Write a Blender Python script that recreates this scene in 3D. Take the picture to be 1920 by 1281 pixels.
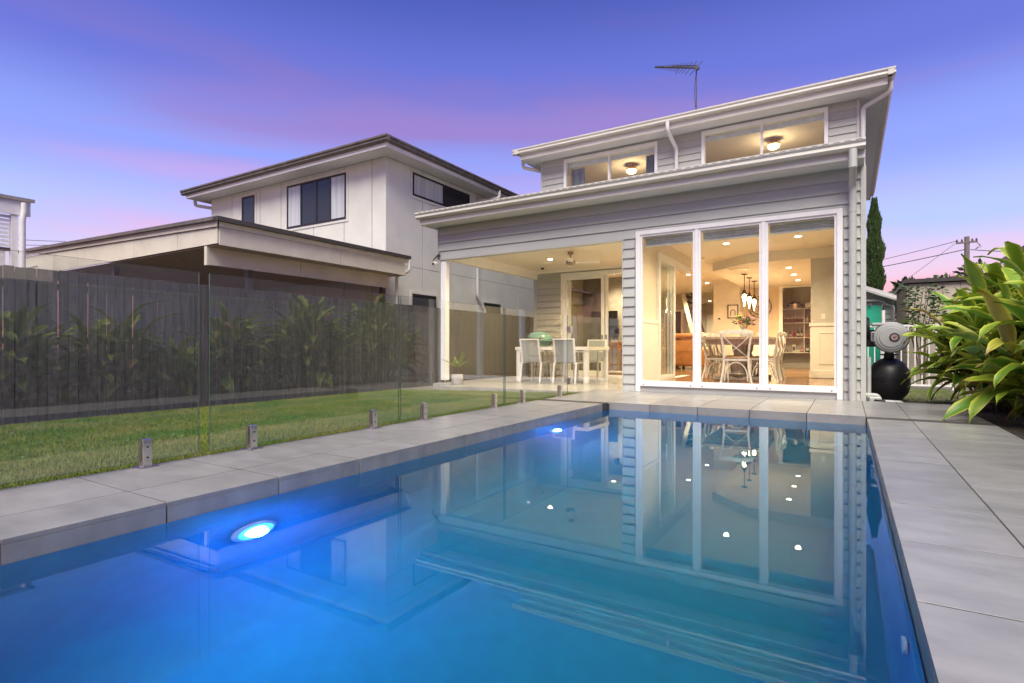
import bpy, bmesh, math, random
import numpy as np
from mathutils import Vector, Matrix
random.seed(7)
R = math.radians
PI = math.pi
S = bpy.context.scene
for o in list(bpy.data.objects):
    bpy.data.objects.remove(o)
COL = S.collection

# ------------------------------------------------------------------ camera
cd = bpy.data.cameras.new('camera')
cam = bpy.data.objects.new('camera', cd)
COL.objects.link(cam)
cam.location = (0, 0, 0.73)
cam.rotation_euler = (R(90), 0, math.atan2(630, 1029))
cd.sensor_width = 36
cd.lens = 36 * 1029 / 1920
cd.shift_y = (653 - 640.5) / 1920
cd.clip_start = 0.02
cd.clip_end = 3000
S.camera = cam

# ------------------------------------------------------------------ world / sky at dusk
SUN_EL, SUN_AZ = 56, 160          # soft afterglow from behind the camera
w = bpy.data.worlds.new('World')
S.world = w
w.use_nodes = True
nt = w.node_tree
nt.nodes.clear()
def N(t, **k):
    n = nt.nodes.new(t)
    for a, b in k.items():
        setattr(n, a, b)
    return n
L = nt.links.new
out = N('ShaderNodeOutputWorld')
tc = N('ShaderNodeTexCoord')
sep = N('ShaderNodeSeparateXYZ')
L(tc.outputs['Generated'], sep.inputs[0])
def wramp(stops, src):
    r = N('ShaderNodeValToRGB')
    r.color_ramp.interpolation = 'EASE'
    e = r.color_ramp.elements
    while len(e) < len(stops):
        e.new(0.5)
    for i, (p, c) in enumerate(stops):
        e[i].position = p
        e[i].color = (*c, 1)
    L(src, r.inputs[0])
    return r
base = wramp([(0.0, (.80, .27, .30)), (.055, (.78, .40, .46)), (.11, (.58, .48, .68)), (.19, (.34, .42, .78)),
              (.30, (.20, .26, .72)), (.42, (.095, .12, .52)), (.56, (.04, .06, .34)), (1, (.025, .04, .24))], sep.outputs[2])
pink = wramp([(0.0, (.84, .25, .27)), (.06, (.82, .32, .38)), (.14, (.70, .38, .58)), (.25, (.40, .29, .66)),
              (.36, (.23, .15, .46)), (.50, (.11, .085, .36)), (1, (.05, .05, .24))], sep.outputs[2])
mp = N('ShaderNodeMapping')
mp.inputs['Scale'].default_value = (.8, .8, 7.0)
mp.inputs['Location'].default_value = (1.7, 7.7, 2.2)
mp.inputs['Rotation'].default_value = (R(4), R(-6), R(20))
L(tc.outputs['Generated'], mp.inputs[0])
nz = N('ShaderNodeTexNoise')
nz.inputs['Scale'].default_value = 1.1
nz.inputs['Detail'].default_value = 7
nz.inputs['Roughness'].default_value = .55
nz.inputs['Distortion'].default_value = .35
L(mp.outputs[0], nz.inputs[0])
mr = N('ShaderNodeMapRange')
mr.inputs[1].default_value = .40
mr.inputs[2].default_value = .66
mr.interpolation_type = 'SMOOTHSTEP'
L(nz.outputs[0], mr.inputs[0])
mx = N('ShaderNodeMix', data_type='RGBA')
L(mr.outputs[0], mx.inputs['Factor'])
L(base.outputs[0], mx.inputs['A'])
L(pink.outputs[0], mx.inputs['B'])
bg = N('ShaderNodeBackground')
bg.inputs[1].default_value = 1.0
L(mx.outputs['Result'], bg.inputs[0])
sky = N('ShaderNodeTexSky', sky_type='NISHITA')
sky.sun_disc = False
sky.sun_elevation = R(2)
sky.sun_rotation = R(SUN_AZ)
bg2 = N('ShaderNodeBackground')
bg2.inputs[1].default_value = 0.03
L(sky.outputs[0], bg2.inputs[0])
add = N('ShaderNodeAddShader')
L(bg.outputs[0], add.inputs[0])
L(bg2.outputs[0], add.inputs[1])
L(add.outputs[0], out.inputs[0])

# ------------------------------------------------------------------ sun (soft dusk glow)
sd = bpy.data.lights.new('sun', 'SUN')
sd.energy = 4.9
sd.angle = R(46)
sd.color = (1, .92, .78)
sun = bpy.data.objects.new('sun', sd)
COL.objects.link(sun)
az = R(SUN_AZ)
dv = -Vector((math.sin(az) * math.cos(R(SUN_EL)), math.cos(az) * math.cos(R(SUN_EL)), math.sin(R(SUN_EL))))
sun.rotation_euler = dv.to_track_quat('-Z', 'Y').to_euler()

vs = S.view_settings
vs.view_transform = 'Standard'
vs.look = 'None'
vs.exposure = 0.42
vs.gamma = 1
vs.use_curve_mapping = False
S.cycles.use_denoising = True
S.cycles.denoiser = 'OPENIMAGEDENOISE'
S.cycles.max_bounces = 12
S.cycles.diffuse_bounces = 5
S.cycles.glossy_bounces = 5
S.cycles.transmission_bounces = 8
S.cycles.transparent_max_bounces = 32
S.cycles.sample_clamp_indirect = 6
S.cycles.blur_glossy = 0.3

# ================================================================== helpers
MATS = {}
def mat(name, col, rough=.6, metal=0, var=.06, scale=8, bump=0, bscale=None, stretch=(1, 1, 1), rnd=0, spec=.5, col2=None, trans=0):
    m = bpy.data.materials.new(name)
    m.use_nodes = True
    t = m.node_tree
    b = t.nodes['Principled BSDF']
    b.inputs['Roughness'].default_value = rough
    b.inputs['Metallic'].default_value = metal
    b.inputs['Specular IOR Level'].default_value = spec
    c = t.nodes.new('ShaderNodeTexCoord')
    mpn = t.nodes.new('ShaderNodeMapping')
    mpn.inputs['Scale'].default_value = stretch
    oi = t.nodes.new('ShaderNodeObjectInfo')
    va = t.nodes.new('ShaderNodeVectorMath')
    va.operation = 'MULTIPLY_ADD'
    t.links.new(oi.outputs['Random'], va.inputs[0])
    va.inputs[1].default_value = (17, 31, 23) if rnd else (0, 0, 0)
    t.links.new(c.outputs['Object'], va.inputs[2])
    t.links.new(va.outputs[0], mpn.inputs[0])
    n = t.nodes.new('ShaderNodeTexNoise')
    n.inputs['Scale'].default_value = scale
    n.inputs['Detail'].default_value = 6
    n.inputs['Roughness'].default_value = .6
    t.links.new(mpn.outputs[0], n.inputs[0])
    mixn = t.nodes.new('ShaderNodeMix')
    mixn.data_type = 'RGBA'
    lo = col2 or tuple(x * (1 - var * 2) for x in col)
    hi = col if col2 else tuple(min(1, x * (1 + var * 2)) for x in col)
    mixn.inputs['A'].default_value = (*lo, 1)
    mixn.inputs['B'].default_value = (*hi, 1)
    rg = t.nodes.new('ShaderNodeMapRange')
    rg.inputs[1].default_value = .3
    rg.inputs[2].default_value = .7
    t.links.new(n.outputs[0], rg.inputs[0])
    t.links.new(rg.outputs[0], mixn.inputs['Factor'])
    last = mixn.outputs['Result']
    if rnd:
        hs = t.nodes.new('ShaderNodeHueSaturation')
        m2 = t.nodes.new('ShaderNodeMapRange')
        m2.inputs[3].default_value = 1 - rnd
        m2.inputs[4].default_value = 1 + rnd
        t.links.new(oi.outputs['Random'], m2.inputs[0])
        t.links.new(m2.outputs[0], hs.inputs['Value'])
        t.links.new(last, hs.inputs['Color'])
        last = hs.outputs[0]
    t.links.new(last, b.inputs['Base Color'])
    if bump:
        n2 = t.nodes.new('ShaderNodeTexNoise')
        n2.inputs['Scale'].default_value = bscale or scale * 6
        n2.inputs['Detail'].default_value = 5
        t.links.new(mpn.outputs[0], n2.inputs[0])
        bp = t.nodes.new('ShaderNodeBump')
        bp.inputs['Strength'].default_value = bump
        bp.inputs['Distance'].default_value = .01
        t.links.new(n2.outputs[0], bp.inputs['Height'])
        t.links.new(bp.outputs[0], b.inputs['Normal'])
    if trans:
        b.inputs['Transmission Weight'].default_value = trans
    MATS[name] = m
    return m
def emis(name, col, st):
    m = bpy.data.materials.new(name)
    m.use_nodes = True
    b = m.node_tree.nodes['Principled BSDF']
    b.inputs['Base Color'].default_value = (*col, 1)
    b.inputs['Emission Color'].default_value = (*col, 1)
    b.inputs['Emission Strength'].default_value = st
    MATS[name] = m
    return m
def glass(name, tint=(1, 1, 1), ior=1.5, rough=0.0, film=0.0):
    m = bpy.data.materials.new(name)
    m.use_nodes = True
    t = m.node_tree
    t.nodes.clear()
    o = t.nodes.new('ShaderNodeOutputMaterial')
    tr = t.nodes.new('ShaderNodeBsdfTransparent')
    tr.inputs[0].default_value = (*tint, 1)
    g = t.nodes.new('ShaderNodeBsdfGlossy')
    g.inputs['Roughness'].default_value = rough
    # Schlick reflectance from the angle alone, so both faces of the thin pane behave alike
    geo = t.nodes.new('ShaderNodeNewGeometry')
    dt = t.nodes.new('ShaderNodeVectorMath'); dt.operation = 'DOT_PRODUCT'
    t.links.new(geo.outputs['Normal'], dt.inputs[0]); t.links.new(geo.outputs['Incoming'], dt.inputs[1])
    def mth(op, x, y=None):
        n = t.nodes.new('ShaderNodeMath'); n.operation = op
        for i, q in enumerate((x, y)):
            if q is None: continue
            if isinstance(q, (int, float)): n.inputs[i].default_value = q
            else: t.links.new(q, n.inputs[i])
        return n.outputs[0]
    f0 = ((ior - 1) / (ior + 1)) ** 2
    pw5 = mth('POWER', mth('SUBTRACT', 1.0, mth('ABSOLUTE', dt.outputs['Value'])), 5.0)
    fac = mth('ADD', mth('MULTIPLY', pw5, (1 - f0) * .8), f0)
    mxs = t.nodes.new('ShaderNodeMixShader')
    t.links.new(fac, mxs.inputs[0])
    t.links.new(tr.outputs[0], mxs.inputs[1])
    t.links.new(g.outputs[0], mxs.inputs[2])
    last = mxs.outputs[0]
    if film:                      # faint water spots and dust on the pane
        d = t.nodes.new('ShaderNodeBsdfDiffuse'); d.inputs[0].default_value = (.8, .82, .8, 1)
        c = t.nodes.new('ShaderNodeTexCoord')
        n = t.nodes.new('ShaderNodeTexNoise'); n.inputs['Scale'].default_value = 30; n.inputs['Detail'].default_value = 4
        t.links.new(c.outputs['Object'], n.inputs[0])
        mrn = t.nodes.new('ShaderNodeMapRange'); mrn.inputs[1].default_value = .45; mrn.inputs[2].default_value = .8; mrn.inputs[4].default_value = film
        t.links.new(n.outputs[0], mrn.inputs[0])
        m3 = t.nodes.new('ShaderNodeMixShader')
        t.links.new(mrn.outputs[0], m3.inputs[0]); t.links.new(last, m3.inputs[1]); t.links.new(d.outputs[0], m3.inputs[2])
        last = m3.outputs[0]
    t.links.new(last, o.inputs[0])
    MATS[name] = m
    return m

OFF = {}
class MB:
    def __init__(s): s.v, s.f, s.uv = [], [], None
    def box(s, x0, x1, y0, y1, z0, z1):
        n = len(s.v)
        s.v += [(x0, y0, z0), (x1, y0, z0), (x1, y1, z0), (x0, y1, z0), (x0, y0, z1), (x1, y0, z1), (x1, y1, z1), (x0, y1, z1)]
        s.f += [tuple(n + i for i in q) for q in ((3, 2, 1, 0), (4, 5, 6, 7), (0, 1, 5, 4), (1, 2, 6, 5), (2, 3, 7, 6), (3, 0, 4, 7))]
        return s
    def bar(s, p, q, w_, h_, up=(0, 0, 1)):
        p, q = Vector(p), Vector(q)
        d = (q - p).normalized()
        u = Vector(up)
        if abs(d.dot(u)) > .98: u = Vector((0, 1, 0))
        a = d.cross(u).normalized()
        b = a.cross(d).normalized()
        n = len(s.v)
        for c in (p, q):
            for i, j in ((-1, -1), (1, -1), (1, 1), (-1, 1)):
                s.v.append(tuple(c + a * i * w_ / 2 + b * j * h_ / 2))
        s.f += [tuple(n + i for i in k) for k in ((0, 1, 2, 3), (7, 6, 5, 4), (4, 5, 1, 0), (5, 6, 2, 1), (6, 7, 3, 2), (7, 4, 0, 3))]
        return s
    def tube(s, path, r, seg=8, cap=True):
        P = [Vector(p) for p in path]
        rs = r if isinstance(r, (list, tuple)) else [r] * len(P)
        n0 = len(s.v)
        prev = None
        for i, p in enumerate(P):
            d = (P[min(i + 1, len(P) - 1)] - P[max(i - 1, 0)]).normalized()
            if prev is None:
                u = Vector((0, 0, 1)) if abs(d.z) < .9 else Vector((1, 0, 0))
                a = d.cross(u).normalized()
            else:
                a = (prev - d * prev.dot(d)).normalized()
            prev = a
            b = d.cross(a)
            for k in range(seg):
                t = 2 * PI * k / seg
                s.v.append(tuple(p + (a * math.cos(t) + b * math.sin(t)) * rs[i]))
        for i in range(len(P) - 1):
            for k in range(seg):
                a_, b_ = n0 + i * seg + k, n0 + i * seg + (k + 1) % seg
                s.f.append((a_, b_, b_ + seg, a_ + seg))
        if cap:
            s.f.append(tuple(n0 + k for k in range(seg))[::-1])
            e = n0 + (len(P) - 1) * seg
            s.f.append(tuple(e + k for k in range(seg)))
        return s
    def lathe(s, prof, c=(0, 0, 0), seg=20, axis='Z', sx=1, sy=1):
        n0 = len(s.v)
        for r_, h_ in prof:
            for k in range(seg):
                t = 2 * PI * k / seg
                x, y, z = r_ * math.cos(t) * sx, r_ * math.sin(t) * sy, h_
                if axis == 'X': x, y, z = z, x, y
                elif axis == 'Y': x, y, z = y, z, x
                s.v.append((c[0] + x, c[1] + y, c[2] + z))
        for i in range(len(prof) - 1):
            for k in range(seg):
                a_, b_ = n0 + i * seg + k, n0 + i * seg + (k + 1) % seg
                s.f.append((a_, b_, b_ + seg, a_ + seg))
        s.f.append(tuple(n0 + k for k in range(seg))[::-1])
        e = n0 + (len(prof) - 1) * seg
        s.f.append(tuple(e + k for k in range(seg)))
        return s
    def prism(s, poly, axis, a, b):
        n0 = len(s.v); m = len(poly)
        for h_ in (a, b):
            for p, q in poly:
                s.v.append({'X': (h_, p, q), 'Y': (p, h_, q), 'Z': (p, q, h_)}[axis])
        s.f.append(tuple(n0 + i for i in range(m))[::-1])
        s.f.append(tuple(n0 + m + i for i in range(m)))
        for i in range(m):
            j = (i + 1) % m
            s.f.append((n0 + i, n0 + j, n0 + m + j, n0 + m + i))
        return s
    def mesh(s, name, m, bevel=0, smooth=False):
        me = bpy.data.meshes.new(name)
        me.from_pydata(s.v, [], s.f)
        bm = bmesh.new(); bm.from_mesh(me)
        bmesh.ops.recalc_face_normals(bm, faces=bm.faces)
        if bevel:
            bmesh.ops.bevel(bm, geom=list(bm.edges), offset=bevel, segments=1, affect='EDGES', profile=.5)
        bm.to_mesh(me); bm.free()
        if smooth:
            me.polygons.foreach_set('use_smooth', [True] * len(me.polygons))
            me.set_sharp_from_angle(angle=R(38))
        me.materials.append(MATS[m] if isinstance(m, str) else m)
        return me
    def build(s, name, m, parent=None, bevel=0, smooth=False):
        if parent is not None:
            o = OFF.get(parent.name, (0, 0, 0))
            if o != (0, 0, 0):
                s.v = [(x - o[0], y - o[1], z - o[2]) for x, y, z in s.v]
        me = s.mesh(name, m, bevel, smooth)
        return link(name, me, parent)
def link(name, me, parent=None, loc=None):
    ob = bpy.data.objects.new(name, me)
    COL.objects.link(ob)
    if parent is not None:
        ob.parent = parent
        OFF[ob.name] = OFF.get(parent.name, (0, 0, 0))
    if loc is not None: ob.location = loc
    return ob
def tag(o, label, cat, group=None):
    o['label'] = label; o['category'] = cat
    if group: o['group'] = group
    return o
def struct(o):
    o['kind'] = 'structure'
    return o
def thing(name, label, cat, loc=(0, 0, 0), group=None, local=False, rot=0):
    o = bpy.data.objects.new(name, None)
    COL.objects.link(o)
    o.empty_display_size = .1
    o.location = loc
    o.rotation_euler = (0, 0, rot)
    OFF[o.name] = (0, 0, 0) if local else tuple(loc)
    return tag(o, label, cat, group)
def part(name, parent):                      # a part that only groups sub-parts keeps a mesh of its own in callers
    o = bpy.data.objects.new(name, None); COL.objects.link(o); o.parent = parent
    OFF[o.name] = OFF.get(parent.name, (0, 0, 0))
    return o
def copy_tree(o, loc, rot=0, label=None, parent=None, top=True):
    c = o.copy(); COL.objects.link(c)
    if top:
        c.location = loc; c.rotation_euler = (0, 0, rot)
        if label: c['label'] = label
    else:
        c.parent = parent
    OFF[c.name] = OFF.get(o.name, (0, 0, 0))
    for ch in o.children:
        copy_tree(ch, None, parent=c, top=False)
    return c
def lamp(kind, parent, loc, energy, col, size=.08, rot=(0, 0, 0), spot=None, blend=.6):
    d = bpy.data.lights.new('bulb', kind)
    d.energy = energy; d.color = col
    if kind == 'AREA': d.shape = 'DISK'; d.size = size
    else: d.shadow_soft_size = size
    if kind == 'SPOT': d.spot_size = spot; d.spot_blend = blend
    o = bpy.data.objects.new('bulb', d); COL.objects.link(o)
    o.parent = parent
    of = OFF.get(parent.name, (0, 0, 0))
    o.location = tuple(loc[i] - of[i] for i in range(3))
    o.rotation_euler = rot
    return o

# ================================================================== materials
mat('siding', (.405, .415, .395), .55, var=.03, scale=3, bump=.04, bscale=60, stretch=(.3, 1, 1), rnd=.02)
mat('trim_grey', (.45, .46, .44), .45, var=.02)
mat('white_paint', (.76, .76, .76), .35, var=.02)
mat('gutter_cream', (.56, .55, .50), .35, var=.05, scale=2, stretch=(.4, 1, 6))
mat('soffit', (.62, .61, .62), .6, var=.02)
mat('roof_metal', (.30, .29, .27), .45, metal=.2, var=.08)
mat('render_wall', (.64, .655, .61), .75, var=.04, scale=1.5, bump=.05, bscale=120)
mat('render_strip', (.16, .16, .15), .7, var=.03)
mat('dark_metal', (.055, .05, .048), .4, var=.1)
mat('dark_roof', (.12, .105, .09), .45, var=.15, scale=5)
mat('black_frame', (.018, .018, .02), .35, var=.1)
mat('cream_board', (.62, .59, .50), .6, var=.05, scale=2)
mat('carport_under', (.55, .46, .36), .8, var=.1)
mat('paling', (.060, .059, .064), .7, var=.22, scale=5, bump=.25, bscale=40, stretch=(6, 6, .5), rnd=.16)
mat('fence_post', (.035, .034, .038), .6, var=.15)
mat('tile', (.238, .238, .235), .30, var=.09, scale=3.2, bump=.03, bscale=60, stretch=(1.0, 2.2, 1), rnd=.08, spec=.4)
mat('tile_cream', (.36, .34, .30), .26, var=.05, scale=4, stretch=(1, 2.5, 1), rnd=.03)
mat('grout', (.045, .043, .042), .9)
mat('pool_plaster', (.004, .25, .46), .6, var=.06, scale=9, bump=.04, bscale=160)
mat('pool_band', (.07, .22, .36), .5, var=.1, scale=10)
mat('steel', (.72, .70, .67), .28, metal=1, var=.08, scale=20)
mat('soil', (.045, .035, .026), .95, var=.4, scale=20, bump=.8)
mat('gravel', (.14, .13, .12), .95, var=.4, scale=60, bump=1, bscale=90)
mat('lawn', (.07, .13, .022), .9, scale=3.0, col2=(.13, .14, .036), bump=.9, bscale=150)
mat('blade', (.075, .17, .022), .65, scale=1.6, col2=(.24, .23, .065), spec=.2)
mat('int_wall', (.66, .60, .50), .7, var=.02)
mat('int_wall_tan', (.62, .48, .33), .7, var=.02)
mat('int_wall_grey', (.52, .49, .44), .7, var=.02)
mat('int_ceiling', (.74, .68, .58), .8, var=.01)
mat('int_trim', (.78, .74, .68), .35, var=.02)
mat('int_floor', (.27, .145, .065), .14, var=.14, scale=4, stretch=(1, 8, 1))
mat('chair_white', (.62, .60, .56), .45, var=.08, scale=10)
mat('table_grey', (.30, .25, .20), .45, var=.15, scale=5, stretch=(8, 1, 1))
mat('wood_seat', (.30, .16, .07), .5, var=.15, scale=6)
mat('leather', (.36, .15, .035), .45, var=.14, scale=4, bump=.15, bscale=40)
mat('dark_wood', (.04, .025, .018), .4, var=.1)
mat('bronze', (.07, .045, .025), .4, metal=.6)
mat('stair_white', (.66, .62, .56), .5)
mat('alu_white', (.62, .60, .57), .35, var=.02)
mat('sling_grey', (.25, .27, .27), .8, var=.06, scale=80, bump=.2, bscale=400)
mat('bbq_teal', (.12, .30, .25), .25, var=.04)
mat('bbq_dark', (.035, .035, .038), .5)
mat('pot_grey', (.42, .40, .37), .8, var=.12, scale=12, bump=.2)
mat('pot_leaf', (.20, .25, .035), .5, col2=(.07, .15, .02), scale=8)
mat('cabinet_wood', (.40, .19, .05), .4, var=.12, scale=5, stretch=(1, 1, 6))
mat('sail_navy', (.05, .05, .09), .7)
mat('curtain_grey', (.34, .36, .39), .9, var=.06)
mat('blind', (.60, .64, .62), .7)
mat('black_plastic', (.012, .012, .016), .42, var=.15, scale=5)
mat('grey_plastic', (.30, .31, .31), .42, var=.03)
mat('pipe_grey', (.45, .46, .45), .45, var=.04)
mat('green_door', (.03, .50, .32), .6, var=.03)
mat('shed_steel', (.44, .40, .33), .5, var=.06, scale=3)
mat('fence_steel', (.86, .85, .82), .5, var=.04, scale=2)
mat('concrete', (.33, .32, .30), .9, var=.12, scale=6, bump=.2)
mat('bark', (.11, .08, .06), .9, var=.3, scale=10, bump=.6)
mat('pole_wood', (.17, .15, .14), .9, var=.2, scale=6, stretch=(4, 4, .5))
mat('cypress_leaf', (.055, .105, .018), .7, col2=(.025, .055, .010), scale=5, rnd=0)
mat('shrub_leaf', (.05, .10, .02), .5, col2=(.02, .05, .012), scale=6)
mat('tree_leaf', (.05, .09, .025), .6, col2=(.02, .04, .012), scale=2)
mat('wire', (.03, .03, .03), .6)
mat('antenna_metal', (.10, .10, .11), .4, metal=.7)
mat('brass_amber', (.5, .3, .08), .3, metal=.6)
mat('paper', (.66, .62, .52), .8)
mat('flower_pink', (.62, .25, .38), .7, col2=(.70, .45, .55), scale=30)
mat('flower_red', (.60, .06, .07), .7)
mat('flower_orange', (.70, .18, .04), .7)
mat('flower_yellow', (.50, .48, .08), .7)
mat('jar_brown', (.16, .07, .04), .3)
mat('jar_lid', (.55, .50, .44), .4)
mat('bottle_green', (.04, .10, .02), .15)
mat('bottle_amber', (.16, .08, .02), .15)
mat('bottle_red', (.45, .03, .02), .4)
mat('oil_yellow', (.45, .38, .06), .2)
mat('label_white', (.7, .66, .58), .7)
mat('tin_orange', (.55, .16, .05), .4)
mat('shutter_white', (.72, .70, .66), .5)
mat('screen_mesh', (.05, .045, .04), .9)
mat('tv_black', (.008, .008, .01), .15)
mat('stone_grey', (.30, .29, .27), .85, var=.15, scale=4, bump=.3)
mat('rug', (.36, .33, .28), .95, var=.3, scale=14)
mat('rock', (.20, .18, .16), .9, var=.2, scale=5, bump=.5)
emis('lamp_warm', (1, .80, .52), 22)
emis('lamp_bulb', (1, .74, .38), 14)
emis('lamp_room', (1, .80, .45), 9)
emis('pool_lens', (.02, .25, 1), 470)
glass('glass_window', (.97, .985, .98), 1.42)
glass('glass_fence', (.975, .988, .977), 1.95, film=.025)
glass('screen_reflection_glass', (.50, .47, .42), 1.6)  # grey-brown tint: fly-screen mesh, with the yard's dark reflection painted in
glass('glass_upper', (.97, .98, .97), 1.42)
mat('glass_edge', (.06, .10, .085), .15, var=.02)
mat('glass_dark', (.03, .033, .036), .06, var=.02)
mat('glass_curtain', (.50, .54, .56), .25, var=.10, scale=1.2, stretch=(9, 9, .4))
# leaf of the big strap-leaved plants: green blade with yellow margin and a browned tip
def leafmat():
    m = bpy.data.materials.new('strap_leaf'); m.use_nodes = True
    t = m.node_tree; b = t.nodes['Principled BSDF']
    b.inputs['Roughness'].default_value = .38
    uv = t.nodes.new('ShaderNodeUVMap')
    sp = t.nodes.new('ShaderNodeSeparateXYZ'); t.links.new(uv.outputs[0], sp.inputs[0])
    oi = t.nodes.new('ShaderNodeObjectInfo')
    r = t.nodes.new('ShaderNodeValToRGB'); e = r.color_ramp.elements
    e[0].position = 0; e[0].color = (.075, .20, .018, 1)
    e[1].position = 1; e[1].color = (.32, .42, .035, 1)
    e2 = e.new(.94); e2.color = (.32, .42, .035, 1); e3 = e.new(.975); e3.color = (.30, .17, .05, 1); e[len(e) - 1].color = (.24, .11, .035, 1)
    t.links.new(oi.outputs['Random'], r.inputs[0])
    def math_(op, a, bb):
        n = t.nodes.new('ShaderNodeMath'); n.operation = op
        for i, q in enumerate((a, bb)):
            if isinstance(q, (int, float)): n.inputs[i].default_value = q
            else: t.links.new(q, n.inputs[i])
        return n.outputs[0]
    nz_ = t.nodes.new('ShaderNodeTexNoise'); nz_.inputs['Scale'].default_value = 9
    mp_ = t.nodes.new('ShaderNodeMapping'); mp_.inputs['Scale'].default_value = (.6, 4, 1)
    t.links.new(uv.outputs[0], mp_.inputs[0]); t.links.new(mp_.outputs[0], nz_.inputs[0])
    edge = math_('ABSOLUTE', math_('SUBTRACT', sp.outputs[1], .5), 0)
    ef = t.nodes.new('ShaderNodeMapRange'); ef.inputs[1].default_value = .30; ef.inputs[2].default_value = .52
    t.links.new(math_('ADD', edge, math_('MULTIPLY', math_('SUBTRACT', nz_.outputs[0], .5), .35)), ef.inputs[0])
    mx1 = t.nodes.new('ShaderNodeMix'); mx1.data_type = 'RGBA'
    t.links.new(math_('MULTIPLY', ef.outputs[0], .75), mx1.inputs['Factor']); t.links.new(r.outputs[0], mx1.inputs['A'])
    mx1.inputs['B'].default_value = (.68, .68, .09, 1)
    wv = t.nodes.new('ShaderNodeTexWave'); wv.bands_direction = 'Y'; wv.inputs['Scale'].default_value = 3.2; wv.inputs['Distortion'].default_value = 1.5
    t.links.new(uv.outputs[0], wv.inputs[0])
    bpn = t.nodes.new('ShaderNodeBump'); bpn.inputs['Strength'].default_value = .25; bpn.inputs['Distance'].default_value = .004
    t.links.new(wv.outputs['Fac'], bpn.inputs['Height']); t.links.new(bpn.outputs[0], b.inputs['Normal'])
    tf = t.nodes.new('ShaderNodeMapRange'); tf.inputs[1].default_value = .88; tf.inputs[2].default_value = 1.0
    t.links.new(math_('ADD', sp.outputs[0], math_('MULTIPLY', math_('SUBTRACT', oi.outputs['Random'], .75), .22)), tf.inputs[0])
    mx2 = t.nodes.new('ShaderNodeMix'); mx2.data_type = 'RGBA'
    t.links.new(tf.outputs[0], mx2.inputs['Factor']); t.links.new(mx1.outputs['Result'], mx2.inputs['A'])
    mx2.inputs['B'].default_value = (.30, .13, .04, 1)
    t.links.new(mx2.outputs['Result'], b.inputs['Base Color'])
    # light passes through the blade
    tl = t.nodes.new('ShaderNodeBsdfTranslucent'); t.links.new(mx2.outputs['Result'], tl.inputs[0])
    ms = t.nodes.new('ShaderNodeMixShader'); ms.inputs[0].default_value = .16
    t.links.new(b.outputs[0], ms.inputs[1]); t.links.new(tl.outputs[0], ms.inputs[2])
    t.links.new(ms.outputs[0], t.nodes['Material Output'].inputs[0])
    MATS['strap_leaf'] = m
leafmat()
def watermat():
    m = bpy.data.materials.new('water'); m.use_nodes = True
    t = m.node_tree; t.nodes.clear()
    o = t.nodes.new('ShaderNodeOutputMaterial')
    g = t.nodes.new('ShaderNodeBsdfGlass')
    g.inputs['IOR'].default_value = 1.40
    g.inputs['Roughness'].default_value = 0.0
    g.inputs['Color'].default_value = (.86, .97, 1, 1)
    c = t.nodes.new('ShaderNodeTexCoord')
    n = t.nodes.new('ShaderNodeTexNoise'); n.inputs['Scale'].default_value = 3.5; n.inputs['Detail'].default_value = 2
    t.links.new(c.outputs['Object'], n.inputs[0])
    bp = t.nodes.new('ShaderNodeBump'); bp.inputs['Strength'].default_value = .0015; bp.inputs['Distance'].default_value = .02
    t.links.new(n.outputs[0], bp.inputs['Height']); t.links.new(bp.outputs[0], g.inputs['Normal'])
    t.links.new(g.outputs[0], o.inputs[0])
    MATS['water'] = m
watermat()

# ================================================================== GROUND, POOL, PAVING
PX0, PX1, PY0, PY1, WZ = -2.745, .165, .163, 6.985, -.095
# earth as one sheet to the horizon with an opening for the pool
g = MB()
gx = [-900, PX0 - .15, PX1 + .15, 900]; gy = [-900, PY0 - .15, PY1 + .15, 900]
for i in range(3):
    for j in range(3):
        if i == 1 and j == 1: continue
        n = len(g.v)
        g.v += [(gx[i], gy[j], -.30), (gx[i + 1], gy[j], -.30), (gx[i + 1], gy[j + 1], -.30), (gx[i], gy[j + 1], -.30)]
        g.f.append((n, n + 1, n + 2, n + 3))
struct(g.build('ground', 'soil'))
# pool shell
p = MB()
D = -1.55
p.v = [(PX0, PY0, -.10), (PX1, PY0, -.10), (PX1, PY1, -.10), (PX0, PY1, -.10), (PX0, PY0, D), (PX1, PY0, D), (PX1, PY1, D), (PX0, PY1, D)]
p.f = [(4, 5, 6, 7), (0, 1, 5, 4), (1, 2, 6, 5), (2, 3, 7, 6), (3, 0, 4, 7)]
pool = struct(p.build('pool_shell', 'pool_plaster'))
bm = bmesh.new(); bm.from_mesh(pool.data)          # coved junction of floor and walls
bmesh.ops.bevel(bm, geom=[e for e in bm.edges if all(abs(v.co.z - D) < .001 for v in e.verts)], offset=.55, segments=10, affect='EDGES', profile=.5)
for f in bm.faces: f.smooth = True
bm.to_mesh(pool.data); bm.free(); pool.data.set_sharp_from_angle(angle=R(40))
for yy, nm in ((2.15, 'inlet_fitting'), (4.9, 'inlet_fitting')):
    MB().lathe([(.0, 0), (.045, 0), (.045, .012), (.02, .016), (.0, .016)], (PX1 - .018, yy, -.42), 16, 'X').build(nm, 'white_paint', pool, smooth=True)
wm = MB(); wm.v = [(PX0 + .001, PY0 + .001, WZ), (PX1 - .001, PY0 + .001, WZ), (PX1 - .001, PY1 - .001, WZ), (PX0 + .001, PY1 - .001, WZ)]; wm.f = [(0, 1, 2, 3)]
struct(wm.build('water', 'water'))
vm = bpy.data.materials.new('water_body'); vm.use_nodes = True
t_ = vm.node_tree; t_.nodes.clear()
vo = t_.nodes.new('ShaderNodeOutputMaterial'); pv = t_.nodes.new('ShaderNodeVolumePrincipled')
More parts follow.
